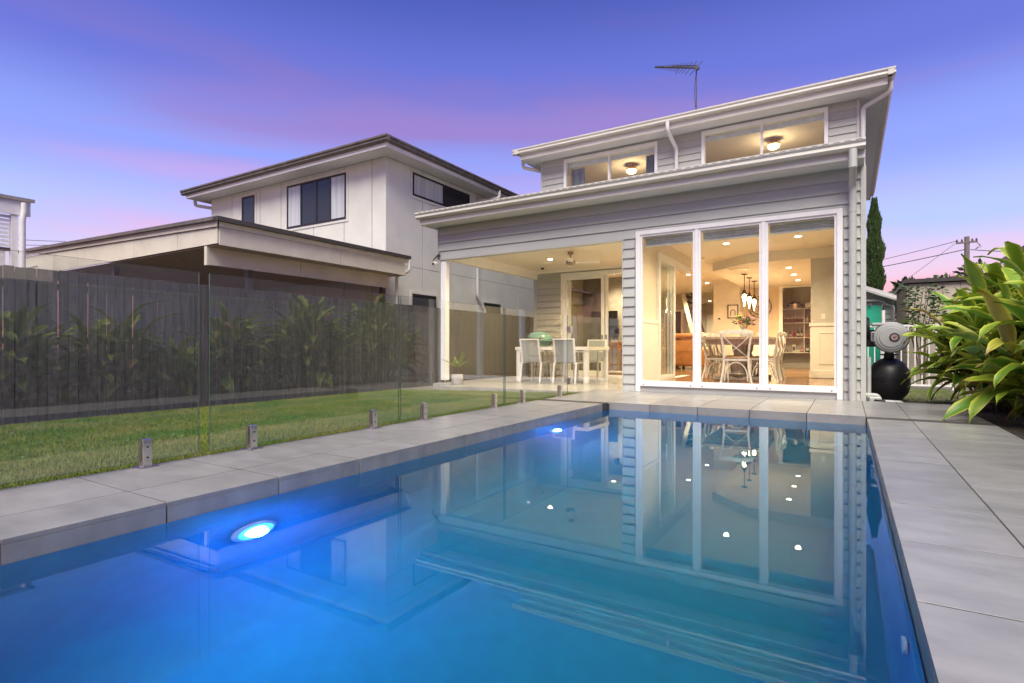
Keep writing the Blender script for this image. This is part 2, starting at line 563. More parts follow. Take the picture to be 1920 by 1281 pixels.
pv.inputs['Color'].default_value = (.06, .44, 1, 1); pv.inputs['Density'].default_value = .26; pv.inputs['Anisotropy'].default_value = .45
pv.inputs['Absorption Color'].default_value = (.30, .78, 1, 1)
t_.links.new(pv.outputs[0], vo.inputs['Volume'])
MATS['water_body'] = vm
wb = struct(MB().box(PX0 + .003, PX1 - .003, PY0 + .003, PY1 - .003, D + .003, WZ - .002).build('water_depth', 'water_body'))

# deck: slab with real tiles on it, joints recessed
deck = MB()
for b in ((-3.74, PX0 - .024, -2, 9.04, -.3, -.0016), (PX1 + .024, 1.2, -2, 9.04, -.3, -.0016), (PX0 - .024, PX1 + .024, PY1 + .024, 9.04, -.3, -.0016), (PX0 - .024, PX1 + .024, -2, PY0 - .024, -.3, -.0016)):
    deck.box(*b)
deck = struct(deck.build('pool_deck', 'grout'))
G = .0040
def tile(x0, x1, y0, y1, name='paving_tile', m='tile', z=0, par=None, face=None):
    t = MB().box(x0 + G, x1 - G, y0 + G, y1 - G, z - .02, z)
    t.v = [(a - x0, b - y0, c - z) for a, b, c in t.v]
    # drop face of the coping, mitred under the slab
    if face == 'W': q = (PX0 - x0 - .022, PX0 - x0 - G, G, y1 - y0 - G)
    if face == 'E': q = (G, .022, G, y1 - y0 - G)
    if face == 'N': q = (G, x1 - x0 - G, G, .022)
    if face == 'S': q = (G, x1 - x0 - G, y1 - y0 - .022, y1 - y0 - G)
    me = t.mesh(name, m, bevel=.0006)
    if face:
        bm = bmesh.new(); bm.from_mesh(me)
        f2 = MB().box(*q, -.125, -.0215); m2 = f2.mesh('f', m, bevel=.0012)
        bm.from_mesh(m2); bm.to_mesh(me); bm.free(); bpy.data.meshes.remove(m2)
    return link(name, me, par or deck, (x0, y0, z + random.uniform(-.0006, .0006)))
ys = [.763 + .6 * k for k in range(-5, 11)]
YJ = [y for y in ys if y < 6.9] + [PY1]
for a, b in zip(ys[:-1], ys[1:]):
    if a >= PY0 - .01 and a < PY1:
        bb = min(b, PY1)
        tile(PX0 - .385, PX0, a, bb, 'coping_tile', face='W')
        tile(PX1, PX1 + .385, a, bb, 'coping_tile', face='E')
    elif a < PY0:
        tile(PX0 - .385, PX0, a, b); tile(PX1, PX1 + .385, a, b)
    if a < 6.9:
        bb = min(b, PY1 + .385) if b > PY1 else b
        tile(-3.73, PX0 - .385, a, b if b <= PY1 else PY1); tile(PX1 + .385, 1.195, a, b if b <= PY1 else PY1)
xs = [PX0] + [-2.185 - .003 + .597 * k for k in range(0, 4)] + [PX1]
for a, b in zip(xs[:-1], xs[1:]):
    tile(a, b, PY1, PY1 + .385, 'coping_tile', face='N')
    tile(a, b, PY0 - .385, PY0, 'coping_tile', face='S')
yb = [PY1 + .385, PY1 + .985, PY1 + 1.585, 9.035]
xb = [-3.73] + [PX0 - .385] + xs[:-1] + [PX1, PX1 + .385, 1.195]
for a, b in zip(xb[:-1], xb[1:]):
    for c, d_ in zip(yb[:-1], yb[1:]):
        tile(a, b, c, d_)
for a, b in ((-3.73, PX0 - .385), (PX0 - .385, PX0), (PX1, PX1 + .385), (PX1 + .385, 1.195)):
    tile(a, b, PY1, PY1 + .385)
for a, b in zip(xs[:-1], xs[1:]):
    for k in range(2):
        tile(a, b, PY0 - .385 - .6 * (k + 1), PY0 - .385 - .6 * k)
# porch slab
ps = MB().box(-6.82, -3.742, 8.42, 8.95, -.3, -.004).box(-7.42, -3.742, 8.951, 13.1, -.3, -.0041).box(-3.7415, -3.30, 9.045, 13.1, -.3, -.0042)
porch = struct(ps.build('porch_slab', 'concrete'))
px = [-7.42, -6.82, -6.22, -5.62, -5.02, -4.42, -3.82, -3.30]
py = [8.42, 9.045, 9.645, 10.245, 10.845, 11.445, 12.045, 12.645, 13.07]
for i in range(len(px) - 1):
    for j in range(len(py) - 1):
        if i == 0 and j == 0: continue
        x1_ = px[i + 1]
        if j == 0:
            if px[i] < -3.83: tile(px[i], min(x1_, -3.742), py[j], py[j + 1], m='tile_cream', par=porch)
            continue
        tile(px[i], x1_, py[j], py[j + 1], m='tile_cream', par=porch)
tile(-3.82, -3.742, 8.42, 9.045, m='tile_cream', par=porch)

# lawn
def lawn_z(x): return -.012 - .025 * (-3.74 - x)
lw = MB()
nx, ny = 12, 24
for i in range(nx + 1):
    for j in range(ny + 1):
        x = -8.05 + (8.05 - 3.745) * i / nx; y = -3 + 11.4 * j / ny
        lw.v.append((x, y, lawn_z(x) + random.uniform(-.004, .004) - .012))
for i in range(nx):
    for j in range(ny):
        a = i * (ny + 1) + j
        lw.f.append((a, a + ny + 1, a + ny + 2, a + 1))
struct(lw.build('lawn', 'lawn', smooth=True))
rng = np.random.default_rng(3)
def blades(name, n, fx, fy, hmin, hmax, m, zf):
    x = fx(n); y = fy(n); a = rng.uniform(0, 2 * PI, n); h_ = rng.uniform(hmin, hmax, n); wd = rng.uniform(.002, .0042, n)
    ln = rng.uniform(0, .022, n); b = rng.uniform(0, 2 * PI, n)
    z0 = zf(x)
    V = np.zeros((n, 3, 3), np.float32)
    V[:, 0] = np.stack([x - np.cos(a) * wd, y - np.sin(a) * wd, z0], 1)
    V[:, 1] = np.stack([x + np.cos(a) * wd, y + np.sin(a) * wd, z0], 1)
    V[:, 2] = np.stack([x + np.cos(b) * ln, y + np.sin(b) * ln, z0 + h_], 1)
    me = bpy.data.meshes.new(name)
    me.vertices.add(3 * n); me.vertices.foreach_set('co', V.ravel())
    me.loops.add(3 * n); me.loops.foreach_set('vertex_index', np.arange(3 * n, dtype=np.int32))
    me.polygons.add(n); me.polygons.foreach_set('loop_start', np.arange(0, 3 * n, 3, dtype=np.int32))
    me.update(); me.validate()
    me.materials.append(MATS[m])
    return link(name, me)
gr = blades('grass', 260000, lambda n: -3.70 - (rng.uniform(0, 1, n) ** 1.2) * 4.25, lambda n: rng.uniform(.2, 8.4, n), .014, .034, 'blade', lambda x: -.026 - .025 * (-3.74 - x))
tag(gr, 'short green mown grass between the pool paving and the dark fence', 'grass'); gr['kind'] = 'stuff'
gv = MB().box(-8.0, -6.83, 8.40, 8.94, -.29, -.115).box(-8.0, -7.43, 8.941, 14, -.29, -.114)
struct(gv.build('gravel_strip', 'gravel'))
struct(MB().box(1.21, 3.6, -3, 9.2, -.29, -.05).build('garden_bed', 'soil'))
struct(MB().box(.21, 3.6, 9.05, 30, -.29, -.06).build('side_path', 'gravel'))
gt = blades('ground_cover', 14000, lambda n: rng.uniform(.25, 1.6, n), lambda n: rng.uniform(9.2, 13, n), .01, .03, 'blade', lambda x: x * 0 - .062)
tag(gt, 'sparse grass and weeds on the ground by the white gate', 'grass'); gt['kind'] = 'stuff'

# pool lights
def pool_light(y, z, label, e):
    t = thing('pool_light', label, 'pool light', (PX0, y, z), 'underwater pool lights')
    MB().lathe([(.0, .004), (.08, .004), (.13, .006), (.13, .018), (.105, .030), (.088, .022), (.0, .022)], (PX0, y, z), 32, 'X').build('bezel', 'white_paint', t, smooth=True)
    MB().lathe([(.0, .024), (.062, .024), (.060, .046), (.050, .068), (.028, .082), (.0, .087)], (PX0, y, z), 32, 'X').build('lens', 'pool_lens', t, smooth=True)
pool_light(1.80, -.66, 'nearest of the two glowing blue underwater lights, on the left pool wall', 16)
pool_light(5.36, -.56, 'far glowing blue underwater light near the far corner of the pool', 9)

# ================================================================== THE HOUSE
FY, BY = 9.05, 13.10                     # front face of the extension, back wall of the main house
house = thing('house', 'grey weatherboard house with white framed windows and a lit open porch beside the pool', 'house', (-3.5, FY, 0))
BP = .1645
def board(x0, x1, y, z0, h_, parent, m='siding', lap=.029):
    # one lapped weatherboard: thin at the top, proud at the bottom, facing -Y
    w_ = MB().prism([(y, z0), (y - lap, z0), (y - lap, z0 + .010), (y - .006, z0 + h_), (y, z0 + h_)], 'X', x0, x1)
    return w_.build('weatherboard', m, parent)
# --- wall cores
wf = MB().box(-7.33, .195, FY, FY + .12, 2.593, 3.27).box(-3.30, -3.10, FY, FY + .12, .0, 2.592).box(-.06, .195, FY, FY + .12, 0, 2.592)
wf.box(-3.099, -.061, FY + .004, FY + .116, .0, .094)
wall_front = wf.build('front_wall', 'trim_grey', house)
for k in range(5):                       # over the openings, full width
    z0 = 2.593 + BP * k
    z1 = min(z0 + BP, 3.268)
    if k == 0:
        board(-7.33, -3.302, FY, z0, z1 - z0, wall_front)
        board(-3.300, -3.072, FY, z0, z1 - z0, wall_front)
        board(-.058, .150, FY, z0, z1 - z0, wall_front)
        board(-3.070, -.060, FY, 2.712, z1 - 2.712, wall_front)
    else:
        board(-7.33, .150, FY, z0, z1 - z0, wall_front)
for k in range(16):
    z0 = 2.593 - BP * (k + 1)
    h_ = BP
    if z0 < .0: h_ += z0; z0 = 0.0
    if h_ < .03: continue
    board(-3.290, -3.085, FY, z0, h_ - .001, wall_front)
    board(-.045, .150, FY, z0, h_ - .001, wall_front)
MB().box(-3.306, -3.291, FY - .035, FY + .13, 0, 2.59).box(-3.3055, -3.2915, FY + .13, FY + .131, 0, 2.59).build('pillar_trim', 'trim_grey', house)
MB().box(.151, .214, FY - .034, FY + .05, -.02, 3.26).build('corner_trim', 'trim_grey', house)
MB().box(-7.352, -7.331, FY - .034, FY + .05, 2.585, 3.26).build('corner_trim', 'trim_grey', house)
MB().box(-7.33, -3.306, FY - .028, FY + .125, 2.575, 2.5925).build('opening_head', 'trim_grey', house)
MB().box(-3.098, -.062, FY - .010, FY + .003, .0, .093).build('plinth', 'trim_grey', house)
# side wall X=.2 (seen edge-on) and its far run
MB().box(.10, .196, FY + .121, 27, -.02, 3.26).build('side_wall', 'siding', house)
# --- porch post and left beam
pp = MB().box(-7.30, -7.16, FY + .0, FY + .12, .06, 2.574)
pp = pp.build('post', 'white_paint', house, bevel=.006)
MB().tube([(-7.23, FY + .06, -.11), (-7.23, FY + .06, .058)], .02, 10).build('stirrup', 'steel', pp)
MB().box(-7.33, -7.19, FY + .122, BY - .03, 2.59, 3.2).build('porch_beam', 'white_paint', house)
MB().box(-7.19, -3.31, FY + .122, BY - .03, 2.805, 2.86).build('porch_ceiling', 'int_ceiling', house)
MB().box(-7.188, -3.31, FY + .124, FY + .15, 2.58, 2.804).build('porch_head_lining', 'white_paint', house)
cn = MB().prism([(BY - .031, 2.804), (BY - .10, 2.804), (BY - .031, 2.735)], 'X', -7.188, -3.31)
cn.build('cornice', 'int_ceiling', house)
# --- porch back wall with boards and sliding door
bw = MB().box(-7.33, -6.49, BY, BY + .12, 0, 3.3).box(-6.49, -3.30, BY, BY + .12, 2.70, 3.3)
bw = bw.build('porch_back_wall', 'siding', house)
for k in range(17):
    z0 = .02 + BP * k
    if z0 + BP > 2.80: break
    board(-7.19, -6.492, BY, z0, BP - .001, bw, lap=.048)
MB().box(-7.30, -7.192, BY - .03, BY - .001, 0, 2.59).build('corner_trim', 'siding', house)
sdoor = MB().box(-6.488, -6.40, BY - .035, BY + .09, .03, 2.70).box(-6.40, -3.31, BY - .035, BY + .09, 2.60, 2.70).box(-6.40, -3.31, BY - .035, BY + .09, .0, .05)
sdoor = sdoor.build('sliding_door', 'white_paint', house)
def leaf_panel(x0, x1, y, par, nm='door_leaf', z0=.052, z1=2.598, st=.085, pane='glass_window'):
    d = MB().box(x0, x0 + st, y, y + .035, z0, z1).box(x1 - st, x1, y, y + .035, z0, z1).box(x0 + st, x1 - st, y, y + .035, z0, z0 + .10).box(x0 + st, x1 - st, y, y + .035, z1 - .08, z1)
    d = d.build(nm, 'white_paint', par)
    MB().box(x0 + st, x1 - st, y + .014, y + .020, z0 + .10, z1 - .08).build('pane', pane, d)
    return d
d1 = leaf_panel(-6.40, -5.27, BY - .018, sdoor)
MB().box(-5.335, -5.305, BY - .045, BY - .019, .93, 1.07).build('handle', 'black_frame', d1, bevel=.004)
d2 = leaf_panel(-5.35, -5.19, BY + .030, sdoor)
MB().box(-5.245, -5.215, BY + .005, BY + .029, .93, 1.07).build('handle', 'black_frame', d2, bevel=.004)
leaf_panel(-6.32, -5.22, BY + .070, sdoor, pane='screen_reflection_glass')
# --- wall between porch and dining room, X=-3.3 with stacked glass doors
iw = MB().box(-3.28, -3.13, FY + .121, 10.42, 0.0, 2.86).box(-3.28, -3.13, 10.42, BY, 2.57, 2.86)
iw.build('porch_side_wall', 'int_wall', house)
stk = MB().box(-3.32, -3.08, 10.42, 10.50, .03, 2.569).box(-3.315, -3.085, 10.50, BY - .02, 2.50, 2.568).box(-3.315, -3.085, 10.50, BY - .02, .02, .10)
stk = stk.build('stacker_door', 'white_paint', house)
for i, xx in enumerate((-3.105, -3.17, -3.235)):
    y0, y1 = 10.50 + .01 * i, 11.60 + .012 * i
    q = MB().box(xx - .018, xx + .018, y0, y0 + .06, .102, 2.498).box(xx - .018, xx + .018, y1 - .06, y1, .102, 2.498).box(xx - .018, xx + .018, y0 + .06, y1 - .06, .102, .19).box(xx - .018, xx + .018, y0 + .06, y1 - .06, 2.43, 2.498)
    q = q.build('door_leaf', 'white_paint', stk)
    MB().box(xx - .003, xx + .003, y0 + .06, y1 - .06, .19, 2.43).build('pane', 'glass_window', q)
# --- big window of three fixed panes
wx = [-3.066, -2.092, -2.036, -1.112, -1.056, -.062]
win = MB().box(-3.066, -2.985, FY - .045, FY + .10, .0, 2.705).box(-.135, -.062, FY - .045, FY + .10, .0, 2.705)
win.box(-2.985, -.135, FY - .045, FY + .10, 2.635, 2.705)
win = win.build('window', 'white_paint', house, bevel=.004)
MB().box(-2.985, -.135, FY - .05, FY + .10, .095, .155).build('sill', 'white_paint', win, bevel=.004)
for c in (-2.064, -1.084):
    MB().box(c - .030, c + .030, FY - .040, FY + .09, .156, 2.634).build('mullion', 'white_paint', win, bevel=.004)
pn = [(-2.985, -2.095), (-2.033, -1.115), (-1.053, -.135)]
for a, b in pn:
    f = MB()
    y0, y1 = FY - .022, FY + .03
    f.box(a, a + .03, y0, y1, .156, 2.634).box(b - .03, b, y0, y1, .156, 2.634).box(a + .03, b - .03, y0, y1, .156, .186).box(a + .03, b - .03, y0, y1, 2.604, 2.634)
    f.build('pane_frame', 'white_paint', win)
    MB().box(a + .03, b - .03, FY - .002, FY + .004, .186, 2.604).build('pane', 'glass_window', win)
    for xx in (a + .06, b - .06):
        MB().lathe([(0, 0), (.009, 0), (.009, .004), (0, .004)], (xx, FY - .055, .125), 10, 'Y').build('weep_hole', 'black_plastic', win)
    # rolled blind behind the head of each pane
    for k_ in range(4):
        MB().bar((a + .035, FY + .15, 2.60 - k_ * .042), (b - .035, FY + .15, 2.60 - k_ * .042), .05, .034, (0, .25, 1)).build('blind_fold', 'blind', win)
# --- lower roof: skillion, gutter, fascia, soffit
roof = MB().prism([(8.60, 3.44), (BY, 3.90), (BY, 3.94), (8.60, 3.48)], 'X', -7.50, .19).build('lower_roof', 'roof_metal', house)
MB().box(-7.50, .19, 8.67, FY - .001, 3.262, 3.272).build('soffit', 'soffit', roof)
MB().box(-7.515, .19, 8.645, 8.669, 3.262, 3.44).build('fascia', 'gutter_cream', roof)
MB().box(-7.515, -7.49, 8.67, BY, 3.262, 3.44).build('fascia', 'gutter_cream', roof)
def gutter(x0, x1, y, z, par, d=.12, h_=.13, m='gutter_cream'):
    # quad gutter, rolled lip, sitting in front of a fascia at y, top at z
    prof = [(y, z - h_), (y - d * .62, z - h_), (y - d * .86, z - h_ * .78), (y - d * .80, z - h_ * .45), (y - d, z - h_ * .22), (y - d, z), (y - d + .018, z), (y - d + .018, z - .02), (y - .012, z - .02), (y, z - .01)]
    return MB().prism(prof, 'X', x0, x1).build('gutter', m, par)
gutter(-7.55, .20, 8.644, 3.495, roof)
sl = MB()                                 # overflow slots along the gutter lip
k = -7.45
while k < .15:
    sl.box(k, k + .075, 8.5225, 8.5245, 3.474, 3.481); k += .13
sl.build('overflow_slots', 'dark_metal', roof)['kind'] = 'stuff'
# --- upper storey
UF = BY
up = MB().box(-7.07, -6.40, UF, UF + .12, 3.6, 5.77).box(-3.90, -2.885, UF, UF + .12, 3.6, 5.77).box(-.345, .19, UF, UF + .12, 3.6, 5.77)
up.box(-6.40, -3.90, UF, UF + .12, 3.6, 4.30).box(-6.40, -3.90, UF, UF + .12, 5.70, 5.77).box(-2.885, -.345, UF, UF + .12, 3.6, 4.30).box(-2.885, -.345, UF, UF + .12, 5.715, 5.77)
up = up.build('upper_wall', 'siding', house)
for k in range(8):
    z1 = 5.735 - .1575 * k
    for a, b in ((-7.03, -6.412), (-3.894, -2.895), (-.338, .148)):
        board(a, b, UF, z1 - .1575, .1565, up)
for a, b in ((-7.085, -7.032), (.149, .20)):
    MB().box(a, b, UF - .035, UF - .0005, 3.9, 5.768).build('corner_trim', 'trim_grey', house)
MB().box(-7.07, -6.95, UF + .121, 27, 3.6, 5.769).build('upper_side_wall', 'siding', house)
MB().box(.07, .19, UF + .121, 27, 3.3, 5.769).build('upper_side_wall', 'siding', house)
ur = MB().prism([(12.56, 5.97), (17.6, 7.80), (17.6, 7.84), (12.56, 6.01)], 'X', -7.5, .70).prism([(17.6, 7.80), (22.6, 5.97), (22.6, 6.01), (17.6, 7.84)], 'X', -7.5, .70)
ur = ur.build('upper_roof', 'roof_metal', house)
MB().box(-7.45, .62, 12.655, UF - .001, 5.770, 5.780).box(.191, .62, UF, 22.3, 5.7705, 5.7805).box(-7.45, -7.071, UF, 22.3, 5.7705, 5.7805).build('soffit', 'soffit', ur)
MB().box(-7.45, .645, 12.63, 12.654, 5.755, 5.93).box(.621, .645, 12.655, 22.3, 5.755, 5.93).box(-7.475, -7.451, 12.63, 22.3, 5.755, 5.93).build('fascia', 'gutter_cream', ur)
gutter(-7.66, .77, 12.629, 6.02, ur)
prof = [(.646, 5.89), (.72, 5.89), (.75, 5.92), (.745, 5.96), (.77, 5.99), (.77, 6.02), (.75, 6.02), (.75, 6.0), (.646, 6.0)]
MB().prism(prof, 'Y', 12.512, 22.3).build('gutter', 'gutter_cream', ur)
prof = [(-7.476, 5.89), (-7.55, 5.89), (-7.60, 5.92), (-7.595, 5.96), (-7.66, 5.99), (-7.66, 6.02), (-7.64, 6.02), (-7.64, 6.0), (-7.476, 6.0)]
MB().prism(prof, 'Y', 12.512, 22.3).build('gutter', 'gutter_cream', ur)
def pipe(path, r, m='trim_grey', name='downpipe', par=house, seg=14):
    # round elbows
    P = [Vector(q) for q in path]; o_ = [P[0]]
    for i in range(1, len(P) - 1):
        a = (P[i - 1] - P[i]); b = (P[i + 1] - P[i])
        ra = min(r * 1.6, a.length * .45, b.length * .45)
        p0 = P[i] + a.normalized() * ra; p1 = P[i] + b.normalized() * ra
        for q in range(5):
            t_ = q / 4
            o_.append(p0 * (1 - t_) ** 2 + P[i] * 2 * t_ * (1 - t_) + p1 * t_ ** 2)
    o_.append(P[-1])
    return MB().tube([tuple(q) for q in o_], r, seg).build(name, m, par, smooth=True)
d = pipe([(.055, 8.575, 3.37), (.055, 8.575, 3.20), (.055, FY - .085, 2.98), (.055, FY - .085, .0)], .048)
for a, b in (((.055, 8.575, 3.36), (.055, 8.575, 3.13)), ((.055, FY - .085, 2.62), (.055, FY - .085, 2.66)), ((.055, FY - .085, .98), (.055, FY - .085, 1.02))):
    MB().tube([a, b], .051, 14).build('collar', 'trim_grey', d, smooth=True)
pipe([(-3.52, 12.55, 5.90), (-3.52, 12.55, 5.70), (-3.44, UF - .075, 5.42), (-3.44, UF - .075, 3.95)], .045, 'soffit')
pipe([(.70, 12.86, 5.90), (.70, 12.90, 5.70), (.26, UF - .05, 5.55), (.245, UF - .05, 3.6)], .045, 'soffit')
pipe([(-7.57, 12.95, 5.90), (-7.57, 12.95, 5.66), (-7.14, UF + .25, 5.58), (-7.14, UF + .25, 3.5)], .045, 'soffit')
def upper_window(x0, x1, xm, z0, z1):
    f = MB().box(x0, x0 + .075, UF - .045, UF + .09, z0, z1).box(x1 - .075, x1, UF - .045, UF + .09, z0, z1).box(x0 + .075, x1 - .075, UF - .045, UF + .09, z1 - .085, z1).box(x0 + .075, x1 - .075, UF - .045, UF + .09, z0, z0 + .07)
    f = f.build('upper_window', 'white_paint', house, bevel=.004)
    MB().box(xm - .022, xm + .022, UF - .03, UF + .08, z0 + .071, z1 - .086).build('mullion', 'white_paint', f)
    for a, b in ((x0 + .075, xm - .023), (xm + .023, x1 - .075)):
        MB().box(a, b, UF, UF + .006, z0 + .071, z1 - .086).build('pane', 'glass_upper', f)
    MB().box(x0 + .08, x1 - .08, UF + .11, UF + .17, z1 - .20, z1 - .09).build('blind_head', 'blind', f)
upper_window(-6.40, -3.90, -5.145, 4.30, 5.705)
upper_window(-2.884, -.346, -1.613, 4.30, 5.722)

# antenna on the upper roof
an = thing('tv_antenna', 'thin metal television antenna on a mast above the upper roof', 'antenna', (-3.669, 16, 7.2))
MB().tube([(-3.669, 16, 7.2), (-3.669, 16, 8.66)], .018, 8).build('mast', 'antenna_metal', an)
p0, p1 = Vector((-3.62, 15.9, 8.62)), Vector((-4.95, 16.35, 9.20))
dd = (p1 - p0).normalized()
MB().tube([tuple(p0), tuple(p1)], .030, 8).build('boom', 'antenna_metal', an)
MB().tube([tuple(p0 + Vector((0, 0, .07))), tuple(p0 + dd * .9 + Vector((0, 0, .04)))], .016, 8).build('boom', 'antenna_metal', an)
sd_ = dd.cross(Vector((0, 0, 1))).normalized()
cr = (sd_ * .8 + Vector((0, 0, .75))).normalized()
for i in range(15):
    t_ = .02 + .97 * (i / 14) ** .8
    q = p0 + (p1 - p0) * t_
    ln = .40 * (1 - t_) ** 1.2 + .07
    MB().tube([tuple(q - cr * ln), tuple(q + cr * ln)], .010, 6).build('element', 'antenna_metal', an)
MB().tube([tuple(p0 + dd * .65), tuple(p0 + dd * .75 + Vector((0, 0, -.22)))], .007, 6).build('bracket', 'antenna_metal', an)
MB().lathe([(0, -.05), (.055, -.05), (.055, .05), (0, .05)], tuple(p0), 12, 'Y').build('clamp', 'antenna_metal', an)
cw = [(-3.669 - .045 * math.sin(PI * i / 10) - .0, 15.97, 8.5 - 1.05 * i / 10) for i in range(11)]
MB().tube(cw + [(-3.60, 15.97, 7.25)], .006, 6).build('cable', 'wire', an)

# ------------------------------------------------------------------ interior shell
IZ = .10
struct(MB().box(-3.128, .099, FY + .121, BY + .0, -.02, IZ).box(-7.0, .099, BY + .13, 27, -.02, IZ - .0003).build('interior_floor', 'int_floor'))
struct(MB().box(-3.129, .099, FY + .122, BY, 2.82, 2.86).box(-6.94, -2.84, BY + .121, 27, 2.8205, 2.8605).build('ceiling', 'int_ceiling'))
kc = MB().prism([(.099, BY), (.099, 18.6), (-2.835, 18.6), (-2.835, 14.07), (-1.91, BY + .05), (-1.91, BY + .001)], 'Z', 2.617, 2.90)
struct(kc.build('kitchen_bulkhead', 'int_ceiling'))
struct(MB().box(-2.835, -1.9, BY, 14.07, 2.8208, 2.8608).build('ceiling', 'int_ceiling'))
w_ = MB().box(-.67, .099, BY + .06, BY + .18, IZ, 2.617)
stub = struct(w_.build('wall_stub', 'int_wall_grey'))
MB().box(-.70, .095, BY + .02, BY + .059, 1.185, 1.255).build('chair_rail', 'int_trim', stub, bevel=.008)
MB().box(-.68, .095, BY + .045, BY + .059, IZ + .17, 1.184).build('wainscot_panel', 'int_trim', stub)
fr_ = MB().box(-.53, .05, BY + .032, BY + .044, 1.035, 1.065).box(-.53, .05, BY + .032, BY + .044, .39, .42).box(-.53, -.50, BY + .032, BY + .044, .42, 1.035)
fr_.build('panel_moulding', 'int_trim', stub, bevel=.004)
MB().box(-.70, .095, BY + .025, BY + .0595, IZ, IZ + .17).build('skirting', 'int_trim', stub, bevel=.008)
MB().box(-.475, -.405, BY + .052, BY + .0595, 1.335, 1.45).build('light_switch', 'int_trim', stub, bevel=.003)
struct(MB().box(-3.56, -2.81, 17.8, 19.7, IZ, 2.82).build('wall_pillar', 'int_wall'))
w_ = struct(MB().box(-2.809, -1.80, 18.6, 18.7, IZ, 2.617).box(-1.80, .099, 18.6, 18.7, 2.61, 2.90).box(-.93, .099, 18.6, 18.7, IZ, 2.61).build('wall_kitchen', 'int_wall_tan'))
MB().box(-1.80, -1.70, 18.57, 18.599, IZ, 2.61).box(-1.70, -.93, 18.57, 18.599, 2.57, 2.61).build('architrave', 'int_trim', w_)
struct(MB().box(-1.9, .099, 19.95, 20.05, IZ, 2.8).box(-1.9, -1.80, 18.71, 19.94, IZ, 2.8).build('wall_pantry', 'int_wall_grey'))
struct(MB().box(-1.8, .099, 18.71, 19.94, 2.7, 2.75).build('ceiling', 'int_ceiling'))
struct(MB().box(-7.0, -2.8, 26.8, 26.9, IZ, 2.82).build('wall_far', 'int_wall_grey'))
struct(MB().box(-6.98, -6.90, BY + .121, 26.79, IZ, 2.82).build('wall_left', 'int_wall'))
struct(MB().box(-7.0, -5.40, 21.6, 21.7, IZ, 2.82).build('wall_living', 'int_wall_grey'))
struct(MB().box(-3.55, -3.45, 19.8, 26.79, IZ, 2.82).build('wall_hall', 'int_wall'))
# wainscot on the wall behind the stacked doors
MB().box(-3.129, -3.10, 9.3, 10.41, IZ, 1.19).box(-3.1295, -3.09, 9.3, 10.41, 1.19, 1.255).build('wainscot_panel', 'int_trim', stub)
# kitchen counter strip under the clock wall
struct(MB().box(-2.80, -1.81, 18.0, 18.59, IZ, 1.0).box(-2.80, -1.81, 17.95, 18.59, 1.001, 1.04).build('kitchen_bench', 'int_trim'))
# living room white doors and hall door
dr = thing('interior_door', 'white panelled door at the far end of the hallway', 'door', (-5.3, 26.79, IZ))
MB().box(-5.66, -4.76, 26.74, 26.789, IZ, 2.3).build('leaf', 'int_trim', dr)
for zz in (.35, 1.3):
    MB().box(-5.50, -4.92, 26.725, 26.739, zz, zz + .75).build('panel', 'int_trim', dr, bevel=.01)
dr = thing('interior_window', 'white framed glazed opening in the living room wall behind the sofa', 'window', (-5.8, 21.59, IZ))
MB().box(-6.3, -5.52, 21.56, 21.598, IZ, 2.15).build('pane', 'glass_dark', dr)
MB().box(-5.52, -5.44, 21.55, 21.599, IZ, 2.22).box(-6.4, -5.52, 21.55, 21.599, 2.151, 2.22).build('frame', 'int_trim', dr)
# upper rooms
for (a, b) in ((-6.94, -3.45), (-3.35, .06)):
    rm = MB().box(a, b, UF + .121, 17, 5.66 + .07, 5.75).box(a, b, 17, 17.1, 3.6, 5.73).box(a, a + .05, UF + .122, 17, 3.6, 5.729).box(b - .05, b, UF + .122, 17, 3.6, 5.729).box(a, b, UF + .122, 17, 3.55, 3.599)
    struct(rm.build('upper_room', 'int_wall'))

# ------------------------------------------------------------------ lights of the house
WARM = (1, .78, .45)
def downlight(x, y, z, e, label, group, size=.10):
    t = thing('ceiling_downlight', label, 'downlight', (x, y, z), group)
    MB().lathe([(0, -.001), (.075, -.001), (.075, -.007), (.062, -.010), (.056, -.004), (0, -.004)], (x, y, z), 18).build('rim', 'white_paint', t, smooth=True)
    MB().lathe([(0, -.0045), (.054, -.0045), (.050, -.014), (0, -.018)], (x, y, z), 18).build('lens', 'lamp_warm', t, smooth=True)
    lamp('SPOT', t, (x, y, z - .03), e * 3.4, WARM, .035, spot=R(150), blend=.8)
gp = 'round ceiling downlights'
for x, y, e, l in ((-5.92, 11.37, 60, 'lit downlight in the porch ceiling left of the fan'), (-5.92, 9.43, 45, 'lit downlight in the porch ceiling behind the front beam, left one'),
                   (-3.86, 9.44, 40, 'lit downlight in the porch ceiling next to the boarded pillar'), (-3.86, 11.37, 55, 'lit downlight in the porch ceiling right of the fan, near the glass doors')):
    downlight(x, y, 2.805, e, l, gp)
for x, y, e, l in ((-2.07, 11.55, 60, 'lit downlight in the dining ceiling seen through the middle window pane'), (-.793, 11.5, 60, 'lit downlight in the dining ceiling seen through the right window pane'),
                   (-2.07, 9.75, 40, 'lit downlight in the dining ceiling close behind the window, left one'), (-.793, 9.75, 40, 'lit downlight in the dining ceiling close behind the window, right one')):
    downlight(x, y, 2.82, e, l, gp)
for y, l in ((14.3, 'nearest of three kitchen downlights in a row'), (15.7, 'middle of three kitchen downlights in a row'), (17.05, 'farthest of three kitchen downlights in a row')):
    downlight(-1.175, y, 2.617, 95, 'lit ' + l, gp)
